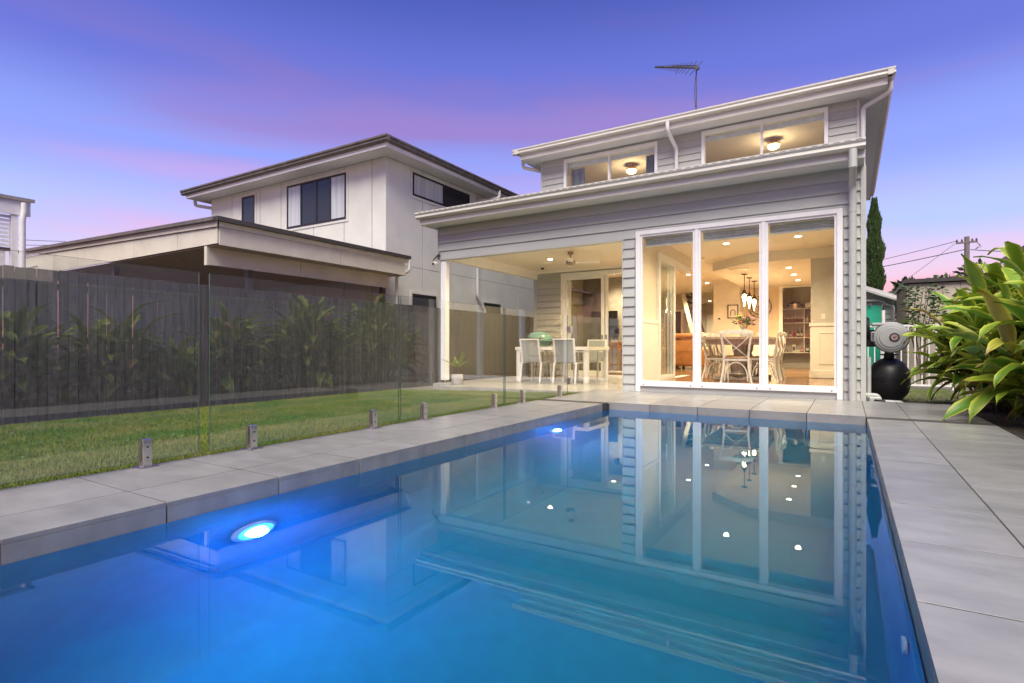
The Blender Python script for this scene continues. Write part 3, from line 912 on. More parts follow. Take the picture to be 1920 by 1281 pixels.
for x, y, l in ((-3.85, 15.85, 'above the tan sofa'), (-3.84, 18.2, 'left of the pillar with the picture'), (-4.74, 20.5, 'above the staircase'), (-5.2, 25.2, 'in the hallway above the white door'), (-5.45, 17.5, 'in the living room behind the stacked glass doors'), (-5.6, 14.6, 'in the living room above the wooden cabinet')):
    downlight(x, y, 2.82, 70, 'lit downlight ' + l, gp)
for i, (y, zb) in enumerate(((15.0, 2.617), (15.82, 2.617), (16.71, 2.617))):
    x = -2.25
    t = thing('pendant_lamp', ['nearest', 'middle', 'farthest'][i] + ' of three bronze pendant lamps with clear glass bulbs over the kitchen', 'pendant lamp', (x, y, zb), 'bronze pendant lamps')
    MB().lathe([(0, 0), (.07, 0), (.07, -.02), (0, -.025)], (x, y, zb), 16).build('canopy', 'bronze', t, smooth=True)
    MB().tube([(x, y, zb - .02), (x, y, zb - .44)], .010, 8).build('stem', 'bronze', t)
    MB().lathe([(.02, -.40), (.045, -.44), (.05, -.47), (.09, -.50), (.085, -.51), (.0, -.50)], (x, y, zb), 18).build('cap', 'bronze', t, smooth=True)
    MB().lathe([(0, -.51), (.03, -.52), (.055, -.58), (.04, -.66), (.016, -.72), (.010, -.82), (0, -.83)], (x, y, zb), 14).build('bulb', 'lamp_bulb', t, smooth=True)
    MB().lathe([(.084, -.511), (.088, -.58), (.075, -.68), (.06, -.74)], (x, y, zb), 18).build('glass_shade', 'glass_upper', t, smooth=True)
    lamp('POINT', t, (x, y, zb - .88), 12, (1, .7, .36), .05)
for (x, l) in ((-5.03, 'left'), (-1.52, 'right')):
    y, z = 14.45, 5.73
    t = thing('ceiling_lamp', 'lit round ceiling lamp in the %s upstairs room' % l, 'ceiling lamp', (x, y, z), 'upstairs ceiling lamps')
    MB().lathe([(0, 0), (.08, 0), (.08, -.05), (.05, -.09), (.15, -.11), (.15, -.15), (0, -.15)], (x, y, z), 20).build('fitting', 'brass_amber', t, smooth=True)
    MB().lathe([(.135, -.15), (.125, -.20), (.08, -.235), (0, -.245)], (x, y, z), 20).build('shade', 'lamp_room', t, smooth=True)
    lamp('POINT', t, (x, y, z - .40), 20, (1, .74, .42), .08)
# curtains upstairs
def curtain(x0, x1, z0, z1, label):
    n = 28; m_ = MB(); y = UF + .24
    for i in range(n + 1):
        x = x0 + (x1 - x0) * i / n
        yy = y + .035 * math.sin(i * 2 * PI / 5.2)
        m_.v += [(x, yy, z0), (x, yy, z1), (x, yy + .01, z1), (x, yy + .01, z0)]
    for i in range(n):
        a = i * 4
        for k in range(4):
            m_.f.append((a + k, a + (k + 1) % 4, a + 4 + (k + 1) % 4, a + 4 + k))
    tag(m_.build('curtain', 'curtain_grey', smooth=True), label, 'curtain', 'grey curtains upstairs')
curtain(-6.30, -5.93, 4.2, 5.50, 'grey curtain at the left side of the left upstairs window')
curtain(-4.27, -4.02, 4.2, 5.50, 'grey curtain at the right side of the left upstairs window')

# ================================================================== DINING FURNITURE
tb = thing('dining_table', 'long grey wooden trestle dining table behind the big window', 'table', (-1.78, 11.85, IZ))
for i in range(5):
    x0 = -2.40 + i * .234
    MB().box(x0, x0 + .231, 10.85, 12.85, .895, .945).build('plank', 'table_grey', tb, bevel=.003)
MB().box(-2.34, -1.29, 10.95, 12.75, .80, .893).build('apron', 'table_grey', tb)
for y in (11.35, 12.35):
    pd_ = MB().lathe([(.12, IZ + .09), (.15, IZ + .13), (.10, IZ + .20), (.14, IZ + .32), (.15, IZ + .42), (.09, IZ + .52), (.12, IZ + .60), (.13, .80)], (-1.80, y, 0), 18).build('pedestal', 'table_grey', tb, smooth=True)
    MB().box(-2.26, -1.34, y - .09, y + .09, IZ, IZ + .09).build('foot', 'table_grey', tb, bevel=.02)
MB().box(-1.84, -1.76, 11.45, 12.25, IZ + .18, IZ + .26).build('stretcher', 'table_grey', tb)

def make_chair(label, loc, rot):
    t = thing('dining_chair', label, 'chair', loc, 'white cross-back dining chairs', local=True, rot=rot)
    MB().prism([(-.20, -.20), (.20, -.20), (.235, .20), (-.235, .20)], 'Z', .445, .475).build('seat', 'wood_seat', t, bevel=.008)
    fr = MB().prism([(-.208, -.208), (.208, -.208), (.243, .208), (-.243, .208)], 'Z', .405, .444).build('seat_frame', 'chair_white', t, bevel=.006)
    for s in (-1, 1):
        MB().tube([(s * .255, -.27, 0), (s * .205, -.215, .25), (s * .195, -.20, .46), (s * .215, -.235, .68), (s * .25, -.275, .90)], [.015, .019, .021, .019, .016], 10).build('rear_leg', 'chair_white', t, smooth=True)
        MB().tube([(s * .235, .215, 0), (s * .21, .19, .44)], [.014, .020], 10).build('front_leg', 'chair_white', t, smooth=True)
    top = [(-.275, -.262, .885), (-.14, -.295, .90), (0, -.305, .905), (.14, -.295, .90), (.275, -.262, .885)]
    m_ = MB()
    n = len(top)
    for x, y, z in top: m_.v += [(x, y - .012, z - .03), (x, y + .012, z - .03), (x, y + .012, z + .04), (x, y - .012, z + .04)]
    for i in range(n - 1):
        for k in range(4): m_.f.append((4 * i + k, 4 * i + (k + 1) % 4, 4 * i + 4 + (k + 1) % 4, 4 * i + 4 + k))
    m_.f += [(0, 1, 2, 3), (4 * n - 1, 4 * n - 2, 4 * n - 3, 4 * n - 4)]
    m_.build('top_rail', 'chair_white', t, bevel=.004)
    for s in (-1, 1):
        P = [(s * .225, -.26, .86), (s * .11, -.272, .73), (0, -.268 + s * .006, .635), (-s * .10, -.25, .55), (-s * .19, -.215, .47)]
        q = MB()
        for i in range(4): q.bar(P[i], P[i + 1], .012, .028, (0, 1, 0))
        q.build('cross_brace', 'chair_white', t)
    for sy, nm in ((-.205, 'rear'), (.195, 'front')):
        arc = [(.185 * math.cos(a), sy, .11 + .27 * math.sin(a)) for a in [PI * i / 12 for i in range(13)]]
        MB().tube([(.19, sy, .05)] + arc + [(-.19, sy, .05)], .010, 8).build('bent_hoop', 'chair_white', t, smooth=True)
    for s in (-1, 1):
        arc = [(s * .20, .165 * math.cos(a), .11 + .25 * math.sin(a)) for a in [PI * i / 12 for i in range(13)]]
        MB().tube(arc, .009, 8).build('bent_hoop', 'chair_white', t, smooth=True)
    return t
c0 = make_chair('white cross-back chair at the near end of the dining table', (-1.70, 10.42, IZ), R(9))
for x, y, r_, l in ((-1.37, 11.35, 92, 'white cross-back chair on the right of the dining table, nearest the window'), (-1.36, 11.95, 88, 'white cross-back chair on the right of the dining table, middle one'), (-1.38, 12.52, 91, 'white cross-back chair on the right of the dining table, farthest one'),
                    (-2.17, 11.35, -90, 'white cross-back chair on the left of the dining table, nearest the window'), (-2.19, 11.95, -87, 'white cross-back chair on the left of the dining table, middle one'), (-2.17, 12.52, -92, 'white cross-back chair on the left of the dining table, farthest one')):
    copy_tree(c0, (x, y, IZ), R(r_), l)
def leafquad(m_, c, d, ln, wd, nrm=None):
    d = Vector(d).normalized(); u = d.cross(Vector((random.gauss(0, 1), random.gauss(0, 1), random.gauss(0, 1)))).normalized()
    c = Vector(c); n = len(m_.v)
    m_.v += [tuple(c), tuple(c + d * ln * .5 + u * wd), tuple(c + d * ln), tuple(c + d * ln * .5 - u * wd)]
    m_.f.append((n, n + 1, n + 2, n + 3))
fl = thing('flower_vase', 'glass vase with a bouquet of pink, red and yellow flowers on the dining table', 'vase', (-1.75, 11.6, .945))
MB().lathe([(0, 0), (.06, 0), (.075, .05), (.065, .12), (.05, .16), (.06, .18), (.055, .18), (.045, .16), (0, .15)], (-1.75, 11.6, .947), 18).build('vase', 'glass_curtain', fl, smooth=True)
m_ = MB()
for i in range(150):
    a = random.uniform(0, 2 * PI); e = random.uniform(-.1, 1.2)
    d_ = (math.cos(a) * math.cos(e), math.sin(a) * math.cos(e), math.sin(e))
    r_ = random.uniform(.04, .17)
    leafquad(m_, (-1.75 + d_[0] * r_, 11.6 + d_[1] * r_, 1.20 + d_[2] * r_ * .9), d_, random.uniform(.05, .10), .016)
for i in range(14):
    a = random.uniform(0, 2 * PI); m_.tube([(-1.75, 11.6, .97), (-1.75 + .12 * math.cos(a), 11.6 + .12 * math.sin(a), 1.30)], .003, 5)
m_.build('foliage', 'shrub_leaf', fl)
for i in range(26):
    a = random.uniform(0, 2 * PI); e = random.uniform(.0, 1.3); r_ = random.uniform(.15, .22)
    c = (-1.75 + r_ * math.cos(a) * math.cos(e), 11.6 + r_ * math.sin(a) * math.cos(e), 1.22 + r_ * math.sin(e))
    s_ = random.uniform(.018, .034)
    mm = 'flower_yellow' if c[0] < -1.80 and random.random() < .8 else random.choice(['flower_pink', 'flower_pink', 'flower_pink', 'flower_red', 'flower_orange'])
    MB().lathe([(0, -s_ * .6), (s_ * .7, -s_ * .4), (s_, 0), (s_ * .8, s_ * .35), (s_ * .4, s_ * .2), (0, s_ * .4)], c, 9).build('flower', mm, fl)
for i, (x, y) in enumerate(((-2.25, 11.05), (-2.18, 11.25), (-2.30, 11.35), (-2.22, 11.5), (-1.42, 11.15))):
    t = MB().lathe([(0, 0), (.025, 0), (.035, .03), (.038, .075), (.034, .075), (.030, .03), (0, .01)], (x, y, .946), 14).build('cup', 'int_trim', smooth=True)
    tag(t, ['white cup nearest the window at the left edge of the dining table', 'second white cup from the left edge of the dining table', 'white cup at the far left of the dining table', 'farthest white cup on the left of the dining table'][i] if i < 4 else 'single white cup at the right side of the dining table', 'cup', 'white cups on the dining table' if i < 4 else None)
# round vent in the kitchen ceiling
vt = thing('ceiling_vent', 'round white ceiling vent ahead of the pendant lamps', 'vent', (-2.215, 14.01, 2.617))
MB().lathe([(.12, -.002), (.21, -.002), (.22, -.012), (.20, -.025), (.14, -.02)], (-2.215, 14.01, 2.617), 28).build('ring', 'int_trim', vt, smooth=True)
MB().lathe([(0, -.006), (.10, -.006), (.11, -.018), (0, -.02)], (-2.215, 14.01, 2.617), 28).build('disc', 'int_trim', vt, smooth=True)
# wall clock, picture, thermostat
ck = thing('wall_clock', 'large open bronze ring clock on the tan kitchen wall', 'clock', (-2.336, 18.59, 1.70))
cc = (-2.336, 18.57, 2.01)
def ring(rr, w_):
    return [(cc[0] + rr * math.cos(2 * PI * i / 40), cc[1], cc[2] + rr * math.sin(2 * PI * i / 40)) for i in range(41)], w_
for rr in (.325, .235):
    pth, w_ = ring(rr, .010); MB().tube(pth, .011, 6).build('ring', 'bronze', ck, smooth=True)
for k in range(12):
    a = k * PI / 6
    n_ = (1, 2, 3, 2, 1, 2, 3, 3, 2, 1, 2, 2)[k]
    q = MB()
    for j in range(n_):
        aa = a + (j - (n_ - 1) / 2) * .07
        q.bar((cc[0] + .24 * math.cos(aa), cc[1], cc[2] + .24 * math.sin(aa)), (cc[0] + .32 * math.cos(aa), cc[1], cc[2] + .32 * math.sin(aa)), .007, .007, (0, 1, 0))
    q.build('numeral', 'bronze', ck)
for a, l_ in ((PI / 2, .235), (0, .235), (PI, .235), (-PI / 2, .235)):
    MB().bar(cc, (cc[0] + l_ * math.cos(a), cc[1], cc[2] + l_ * math.sin(a)), .008, .008, (0, 1, 0)).build('spoke', 'bronze', ck)
for a, l_ in ((-1.9, .15), (1.3, .10)):
    MB().bar((cc[0], cc[1] - .012, cc[2]), (cc[0] + l_ * math.cos(a), cc[1] - .012, cc[2] + l_ * math.sin(a)), .018, .006, (0, 1, 0)).build('hand', 'dark_wood', ck)
MB().lathe([(0, -.012), (.045, -.012), (.04, .008), (0, .012)], cc, 14, 'Y').build('hub', 'dark_wood', ck)
pc = thing('framed_picture', 'dark framed picture with an arched shape hanging on the white pillar', 'picture', (-2.99, 17.79, 1.64))
MB().box(-3.146, -3.12, 17.765, 17.799, 1.64, 2.054).box(-2.864, -2.838, 17.765, 17.799, 1.64, 2.054).box(-3.12, -2.864, 17.765, 17.799, 2.028, 2.054).box(-3.12, -2.864, 17.765, 17.799, 1.64, 1.666).build('frame', 'dark_wood', pc)
MB().box(-3.12, -2.864, 17.78, 17.799, 1.666, 2.028).build('print', 'paper', pc)
arc = [(-2.992 + .062 * math.cos(a), 17.777, 1.83 + .07 * math.sin(a)) for a in [PI * i / 14 for i in range(15)]]
MB().tube([(-2.93, 17.777, 1.72)] + arc + [(-3.054, 17.777, 1.72)], .012, 6).build('arch_motif', 'dark_wood', pc)
th = thing('thermostat', 'small white thermostat with a dark display on the pillar left of the picture', 'thermostat', (-3.384, 17.79, 1.62))
MB().box(-3.44, -3.33, 17.775, 17.799, 1.58, 1.68).build('case', 'int_trim', th, bevel=.004)
MB().box(-3.42, -3.35, 17.771, 17.7745, 1.61, 1.66).build('display', 'tv_black', th)
# pantry shelving
pz = thing('pantry_shelves', 'white pantry shelving filled with jars, bottles and packets', 'shelf', (-1.4, 19.75, IZ))
SZ = (.575, 1.05, 1.515, 1.97)
for zz in SZ:
    MB().box(-1.79, .09, 19.55, 19.94, zz, zz + .028).build('shelf_board', 'int_trim', pz)
for a, b in zip(SZ[:-1], SZ[1:]):
    MB().box(-1.19, -1.165, 19.56, 19.94, a + .029, b - .001).build('divider', 'int_trim', pz)
def bottle(x, y, z, m, h_, r_, label, cap='bottle_green', grp='bottles on the pantry shelves'):
    t = thing('bottle', label, 'bottle', (x, y, z), grp)
    MB().lathe([(0, 0), (r_, 0), (r_, h_ * .55), (r_ * .85, h_ * .64), (r_ * .34, h_ * .76), (r_ * .32, h_ * .96), (0, h_ * .96)], (x, y, z), 14).build('body', m, t, smooth=True)
    MB().lathe([(0, h_ * .93), (r_ * .4, h_ * .93), (r_ * .4, h_), (0, h_)], (x, y, z), 10).build('cap', cap, t)
    MB().lathe([(r_ * 1.01, h_ * .15), (r_ * 1.03, h_ * .16), (r_ * 1.03, h_ * .45), (r_ * 1.01, h_ * .46)], (x, y, z), 14).build('label_band', 'label_white' if m != 'bottle_red' else 'bottle_red', t, smooth=True)
z2 = 1.05 + .029
for i, (x, m, h_, l) in enumerate(((-1.70, 'bottle_amber', .21, 'amber bottle with pale label at the left end of the pantry bottle row'), (-1.58, 'bottle_amber', .22, 'second amber bottle from the left in the pantry bottle row'), (-1.46, 'bottle_red', .26, 'red labelled dark bottle in the middle of the pantry bottle row'),
                               (-1.35, 'bottle_green', .27, 'dark green bottle right of the red bottle in the pantry'), (-1.25, 'bottle_green', .28, 'green bottle next to the pantry shelf divider'))):
    bottle(x, 19.65, z2, m, h_, .038, l)
bottle(-1.09, 19.65, .575 + .029, 'bottle_green', .30, .05, 'olive green bottle on the lowest pantry shelf right of the divider', 'dark_wood')
bottle(-1.09, 19.65, 1.515 + .029, 'oil_yellow', .27, .045, 'yellow oil bottle on the pantry shelf right of the divider', 'label_white')
for i in range(6):
    x = -1.72 + i * .098
    t = thing('storage_jar', ['leftmost', 'second', 'third', 'fourth', 'fifth', 'rightmost'][i] + ' of the six lidded jars standing in a row on the pantry shelf', 'jar', (x, 19.64, 1.544), 'jars in the pantry')
    MB().lathe([(0, 0), (.042, 0), (.044, .06), (.043, .12), (0, .12)], (x, 19.64, 1.544), 12).build('body', 'jar_brown', t, smooth=True)
    MB().lathe([(.043, .121), (.046, .125), (.046, .20), (.03, .21), (0, .21)], (x, 19.64, 1.544), 12).build('lid', 'jar_lid', t, smooth=True)
t = thing('slow_cooker', 'silver oval slow cooker on the top pantry shelf', 'cooker', (-1.45, 19.7, 2.0))
MB().lathe([(0, 0), (.15, 0), (.17, .03), (.17, .14), (.18, .15), (0, .15)], (-1.45, 19.7, 2.0), 22, sy=.7).build('body', 'steel', t, smooth=True)
MB().lathe([(.175, .151), (.16, .175), (.06, .19), (0, .19)], (-1.45, 19.7, 2.0), 22, sy=.7).build('lid', 'tv_black', t, smooth=True)
MB().tube([(-1.50, 19.7, 2.19), (-1.49, 19.7, 2.22), (-1.41, 19.7, 2.22), (-1.40, 19.7, 2.19)], .008, 8).build('handle', 'tv_black', t)
for s in (-1, 1): MB().box(-1.45 + s * .20 - .03, -1.45 + s * .20 + .03, 19.67, 19.73, 2.09, 2.12).build('side_handle', 'tv_black', t, bevel=.006)
t = thing('toaster', 'white toaster on the top pantry shelf right of the slow cooker', 'toaster', (-1.05, 19.68, 2.0))
MB().box(-1.16, -.94, 19.60, 19.76, 2.0, 2.18).build('body', 'int_trim', t, bevel=.025)
MB().box(-1.12, -.98, 19.66, 19.70, 2.1805, 2.185).build('slot', 'tv_black', t)
MB().box(-.975, -.955, 19.585, 19.599, 2.05, 2.08).build('lever', 'tv_black', t)
for i, (x, w_, h_, m, l) in enumerate(((-1.69, .10, .07, 'jar_brown', 'low brown packet at the left of the lowest pantry shelf'), (-1.47, .10, .24, 'label_white', 'tall white packet with a dark print on the lowest pantry shelf'), (-1.36, .12, .08, 'paper', 'cream box on the lowest pantry shelf'), (-1.24, .06, .15, 'bottle_red', 'narrow dark red packet beside the divider on the lowest pantry shelf'))):
    t = thing('packet', l, 'packet', (x, 19.65, .605), 'packets on the lowest pantry shelf')
    MB().box(x - w_ / 2, x + w_ / 2, 19.60, 19.70, .605, .605 + h_).build('box', m, t, bevel=.004)
    MB().box(x - w_ * .3, x + w_ * .3, 19.596, 19.5985, .605 + h_ * .25, .605 + h_ * .7).build('print', 'dark_wood' if m == 'label_white' else 'label_white', t)
for i in range(3):
    x = -1.14 + i * .062
    t = MB().lathe([(0, 0), (.027, 0), (.027, .07), (.024, .075), (0, .075)], (x, 19.64, z2), 12).build('tin', 'tin_orange', smooth=True)
    tag(t, ['left', 'middle', 'right'][i] + ' one of three small orange tins on the pantry shelf right of the divider', 'tin', 'orange tins')
# sofa
sf = thing('recliner_sofa', 'tan leather recliner sofa seen from behind in the living room', 'sofa', (-4.1, 17.0, IZ))
MB().prism([(16.55, .20), (16.55, .62), (16.62, .98), (16.70, 1.0), (16.95, .60), (17.0, .20)], 'X', -4.62, -3.70).build('backrest', 'leather', sf, bevel=.03)
MB().tube([(-4.60, 16.66, 1.06), (-4.40, 16.66, 1.09), (-3.90, 16.66, 1.09), (-3.72, 16.66, 1.06)], .085, 14).build('head_cushion', 'leather', sf, smooth=True)
MB().box(-4.55, -3.77, 16.535, 16.549, .25, .66).build('back_flap', 'leather', sf, bevel=.006)
MB().box(-4.62, -3.70, 17.0, 17.6, .22, .55).build('seat', 'leather', sf, bevel=.05)
for a, b in ((-4.86, -4.63), (-3.69, -3.46)):
    MB().prism([(16.6, .18), (16.6, .70), (16.72, .76), (17.5, .74), (17.62, .62), (17.62, .18)], 'X', a, b).build('arm', 'leather', sf, bevel=.04)
for a, b in ((-4.4, 16.7), (-3.9, 16.7), (-4.4, 17.5), (-3.9, 17.5)):
    MB().box(a - .04, a + .04, b - .04, b + .04, IZ, .20).build('foot', 'dark_wood', sf)
# staircase
stt = thing('staircase', 'white open staircase with dark treads rising in the background of the living room', 'staircase', (-4.9, 21.0, IZ))
A, B = Vector((-5.36, 21.2, 2.82)), Vector((-4.60, 20.7, .15))
for s in (0, .85):
    MB().bar(A + Vector((0, s, 0)), B + Vector((0, s, 0)), .05, .15, (1, 0, 0)).build('stringer', 'stair_white', stt)
for i in range(12):
    q = A.lerp(B, (i + .5) / 12)
    MB().box(q.x - .02, q.x + .16, q.y + .03, q.y + .82, q.z - .02, q.z + .02).build('tread', 'dark_wood', stt)
MB().bar(A + Vector((.32, -.02, 0)), B + Vector((.32, -.02, .55)), .04, .06).build('handrail', 'dark_wood', stt)
MB().box(-4.66, -4.58, 20.62, 20.70, IZ, 1.25).build('newel_post', 'stair_white', stt)
# cabinet with sail boat and shutter by the sliding door
cb = thing('side_cabinet', 'orange-brown wooden side cabinet just inside the porch sliding door', 'cabinet', (-5.55, 14.6, IZ))
MB().box(-5.73, -5.40, 14.45, 14.80, .86, .90).build('top', 'cabinet_wood', cb, bevel=.006)
dw = MB().box(-5.71, -5.42, 14.47, 14.78, .70, .859).build('drawer', 'cabinet_wood', cb, bevel=.004)
MB().lathe([(0, -.02), (.013, -.02), (.013, 0), (0, 0)], (-5.565, 14.465, .78), 10, 'Y').build('knob', 'bronze', dw)
for x in (-5.70, -5.43):
    for y in (14.49, 14.76):
        MB().lathe([(.02, IZ), (.024, .2), (.018, .3), (.026, .45), (.018, .55), (.026, .699)], (x, y, 0), 10).build('leg', 'cabinet_wood', cb, smooth=True)
MB().box(-5.70, -5.43, 14.49, 14.76, .26, .28).build('shelf', 'cabinet_wood', cb)
sb = thing('model_sailboat', 'small model sailboat with navy sails on the wooden cabinet', 'ornament', (-5.57, 14.6, .90))
MB().prism([(-5.68, .95), (-5.46, .95), (-5.49, .905), (-5.65, .905)], 'Y', 14.57, 14.63).build('hull', 'int_trim', sb, bevel=.006)
MB().tube([(-5.57, 14.6, .95), (-5.57, 14.6, 1.34)], .005, 6).build('mast', 'dark_wood', sb)
MB().prism([(-5.565, 1.32), (-5.565, .99), (-5.47, .99)], 'Y', 14.597, 14.603).build('sail', 'sail_navy', sb)
MB().prism([(-5.575, 1.28), (-5.575, .99), (-5.65, .99)], 'Y', 14.597, 14.603).build('sail', 'sail_navy', sb)
sh = thing('plantation_shutter', 'white louvred shutter inside the house right of the sliding door', 'shutter', (-5.2, 14.95, .5))
MB().box(-5.47, -5.42, 14.9, 14.95, .5, 2.25).box(-4.6, -4.55, 14.9, 14.95, .5, 2.25).box(-5.42, -4.6, 14.9, 14.95, 2.19, 2.25).box(-5.42, -4.6, 14.9, 14.95, .5, .56).build('frame', 'shutter_white', sh)
for i in range(19):
    zz = .60 + i * .084
    MB().bar((-5.42, 14.925, zz), (-4.60, 14.925, zz), .07, .010, (0, .5, .9)).build('louvre', 'shutter_white', sh)
struct(MB().box(-5.5, -4.5, 15.0, 15.05, IZ, 2.82).build('wall_nib', 'int_wall'))
tag(MB().box(-6.2, -4.9, 13.35, 14.4, IZ, IZ + .012).build('rug', 'rug'), 'patterned pale rug inside the porch sliding door', 'rug')
tv = thing('television', 'black flat television seen through the left leaf of the porch sliding door', 'television', (-6.1, 15.2, 1.1))
MB().box(-6.55, -5.72, 15.2, 15.25, 1.10, 1.82).build('screen', 'tv_black', tv, bevel=.006)
MB().box(-6.2, -6.1, 15.251, 15.40, 1.3, 1.6).build('bracket', 'black_frame', tv)
struct(MB().box(-6.89, -5.501, 15.40, 15.5, IZ, 2.82).build('wall_television', 'stone_grey'))

# ================================================================== PORCH FURNITURE
ot = thing('outdoor_table', 'white aluminium outdoor dining table with slatted grey top on the porch', 'table', (-5.4, 10.85, 0))
for i in range(8):
    y0 = 10.28 + i * .135
    MB().box(-6.16, -4.50, y0, y0 + .128, .735, .757).build('slat', 'sling_grey', ot, bevel=.003)
MB().box(-6.19, -4.47, 10.24, 10.279, .69, .76).box(-6.19, -4.47, 11.362, 11.40, .69, .76).box(-6.19, -6.161, 10.28, 11.361, .69, .76).box(-4.499, -4.47, 10.28, 11.361, .69, .76).build('frame', 'alu_white', ot)
for x in (-6.17, -4.58):
    for y in (10.26, 11.28):
        MB().box(x, x + .09, y, y + .09, 0.001, .689).build('leg', 'alu_white', ot, bevel=.004)
def porch_chair(label, loc, rot):
    t = thing('outdoor_chair', label, 'chair', loc, 'white sling chairs around the porch table', local=True, rot=rot)
    MB().box(-.20, .20, -.19, .23, .425, .437).build('seat', 'sling_grey', t)
    m_ = MB().prism([(-.20, .44), (-.21, .44), (-.29, .90), (-.28, .90)], 'X', -.20, .20).build('back_sling', 'sling_grey', t)
    f = MB()
    for s in (-1, 1):
        f.bar((s * .22, -.20, .42), (s * .22, -.295, .915), .035, .03, (0, 1, 0)).bar((s * .22, -.20, .42), (s * .22, .25, .435), .035, .03)
    f.bar((-.238, -.295, .915), (.238, -.295, .915), .03, .03).bar((-.20, .245, .425), (.20, .245, .425), .03, .03)
    f.build('frame', 'alu_white', t)
    for s in (-1, 1):
        MB().bar((s * .245, .23, 0.001), (s * .245, .20, .64), .032, .032, (0, 1, 0)).build('leg', 'alu_white', t)
        MB().bar((s * .245, -.27, 0.001), (s * .245, -.20, .43), .032, .032, (0, 1, 0)).build('leg', 'alu_white', t)
        MB().bar((s * .248, .24, .645), (s * .248, -.25, .66), .05, .022).build('armrest', 'alu_white', t, bevel=.004)
    return t
q0 = porch_chair('white framed sling chair on the near left side of the porch table', (-5.75, 10.40, 0), R(-2))
copy_tree(q0, (-4.98, 10.42, 0), R(3), 'white framed sling chair on the near right side of the porch table')
copy_tree(q0, (-5.75, 11.55, 0), R(180), 'white framed sling chair on the far left side of the porch table')
copy_tree(q0, (-4.95, 11.55, 0), R(178), 'white framed sling chair on the far right side of the porch table')
# candle stand ornament on the table
t = thing('table_ornament', 'small white candle ornament at the middle of the porch table', 'ornament', (-5.45, 11.1, .757))
MB().lathe([(0, 0), (.05, 0), (.05, .01), (.015, .02), (.012, .08), (.03, .10), (0, .10)], (-5.45, 11.1, .758), 14).build('base', 'alu_white', t, smooth=True)
MB().lathe([(0, .101), (.022, .101), (.022, .17), (0, .17)], (-5.45, 11.1, .758), 12).build('candle', 'paper', t)
# green barbecue
bq = thing('barbecue', 'teal green portable barbecue on a stand behind the porch table', 'barbecue', (-6.68, 12.25, 0))
c = (-6.68, 12.25, 0)
MB().lathe([(.02, .72), (.16, .73), (.27, .79), (.325, .875), (.33, .90), (0, .90)], c, 28, sx=1.08, sy=.78).build('bowl', 'bbq_teal', bq, smooth=True)
lid = MB().lathe([(.335, .901), (.33, .95), (.29, 1.04), (.22, 1.11), (.12, 1.145), (0, 1.15)], c, 28, sx=1.08, sy=.78).build('lid', 'bbq_teal', bq, smooth=True)
MB().tube([(-6.88, 11.98, .97), (-6.88, 11.94, .97), (-6.48, 11.94, .97), (-6.48, 11.98, .97)], .014, 8).build('handle', 'bbq_dark', lid)
MB().lathe([(.338, .893), (.345, .895), (.345, .905), (.338, .907)], c, 28, sx=1.08, sy=.78).build('rim', 'bbq_dark', bq, smooth=True)
MB().box(-6.32, -6.05, 12.10, 12.40, .86, .885).build('side_shelf', 'bbq_dark', bq, bevel=.006)
for a in (-6.88, -6.48):
    for b_ in (12.1, 12.4): MB().tube([(a, b_, .001), (a * .7 - 6.68 * .3, b_, .74)], .016, 8).build('leg', 'bbq_dark', bq)
MB().box(-6.90, -6.46, 12.08, 12.42, .25, .27).build('shelf', 'bbq_dark', bq)
# ceiling fan
fn = thing('ceiling_fan', 'pale ceiling fan with four blades under the porch ceiling', 'fan', (-5.1, 10.75, 2.805))
fx, fy_ = -5.1, 10.75
MB().lathe([(0, 0), (.065, 0), (.06, -.05), (.02, -.07), (0, -.07)], (fx, fy_, 2.805), 18).build('canopy', 'table_grey', fn, smooth=True)
MB().tube([(fx, fy_, 2.74), (fx, fy_, 2.62)], .013, 10).build('rod', 'table_grey', fn)
MB().lathe([(.02, -.15), (.05, -.17), (.10, -.20), (.105, -.25), (.07, -.28), (0, -.285)], (fx, fy_, 2.805), 20).build('motor', 'table_grey', fn, smooth=True)
for k in range(4):
    a = R(25 + 90 * k)
    ca, sa = math.cos(a), math.sin(a)
    MB().bar((fx + .09 * ca, fy_ + .09 * sa, 2.575), (fx + .62 * ca, fy_ + .62 * sa, 2.575), .125, .008, (-sa * .2, ca * .2, 1)).build('blade', 'int_trim', fn)
# small cameras
for loc, l in (((-6.62, 12.3, 2.805), 'small dome security camera on the porch ceiling corner'),):
    t = thing('security_camera', l, 'camera', loc)
    MB().lathe([(0, 0), (.05, 0), (.05, -.03), (0, -.03)], loc, 16).build('base', 'int_trim', t, smooth=True)
    MB().lathe([(.04, -.031), (.038, -.06), (.02, -.08), (0, -.085)], loc, 16).build('dome', 'tv_black', t, smooth=True)
t = thing('solar_camera', 'security camera with a small solar panel at the top of the white porch post', 'camera', (-7.36, 9.0, 2.55))
MB().bar((-7.42, 9.0, 2.60), (-7.28, 8.95, 2.68), .14, .012, (0, -.5, .8)).build('solar_panel', 'tv_black', t)
MB().tube([(-7.34, 8.94, 2.50), (-7.34, 8.86, 2.48)], .035, 12).build('body', 'int_trim', t, smooth=True)
MB().lathe([(0, -.012), (.024, -.012), (.024, 0), (0, 0)], (-7.34, 8.858, 2.48), 12, 'Y').build('lens', 'tv_black', t)
MB().tube([(-7.34, 8.95, 2.50), (-7.32, 9.01, 2.52)], .012, 8).build('arm', 'int_trim', t)
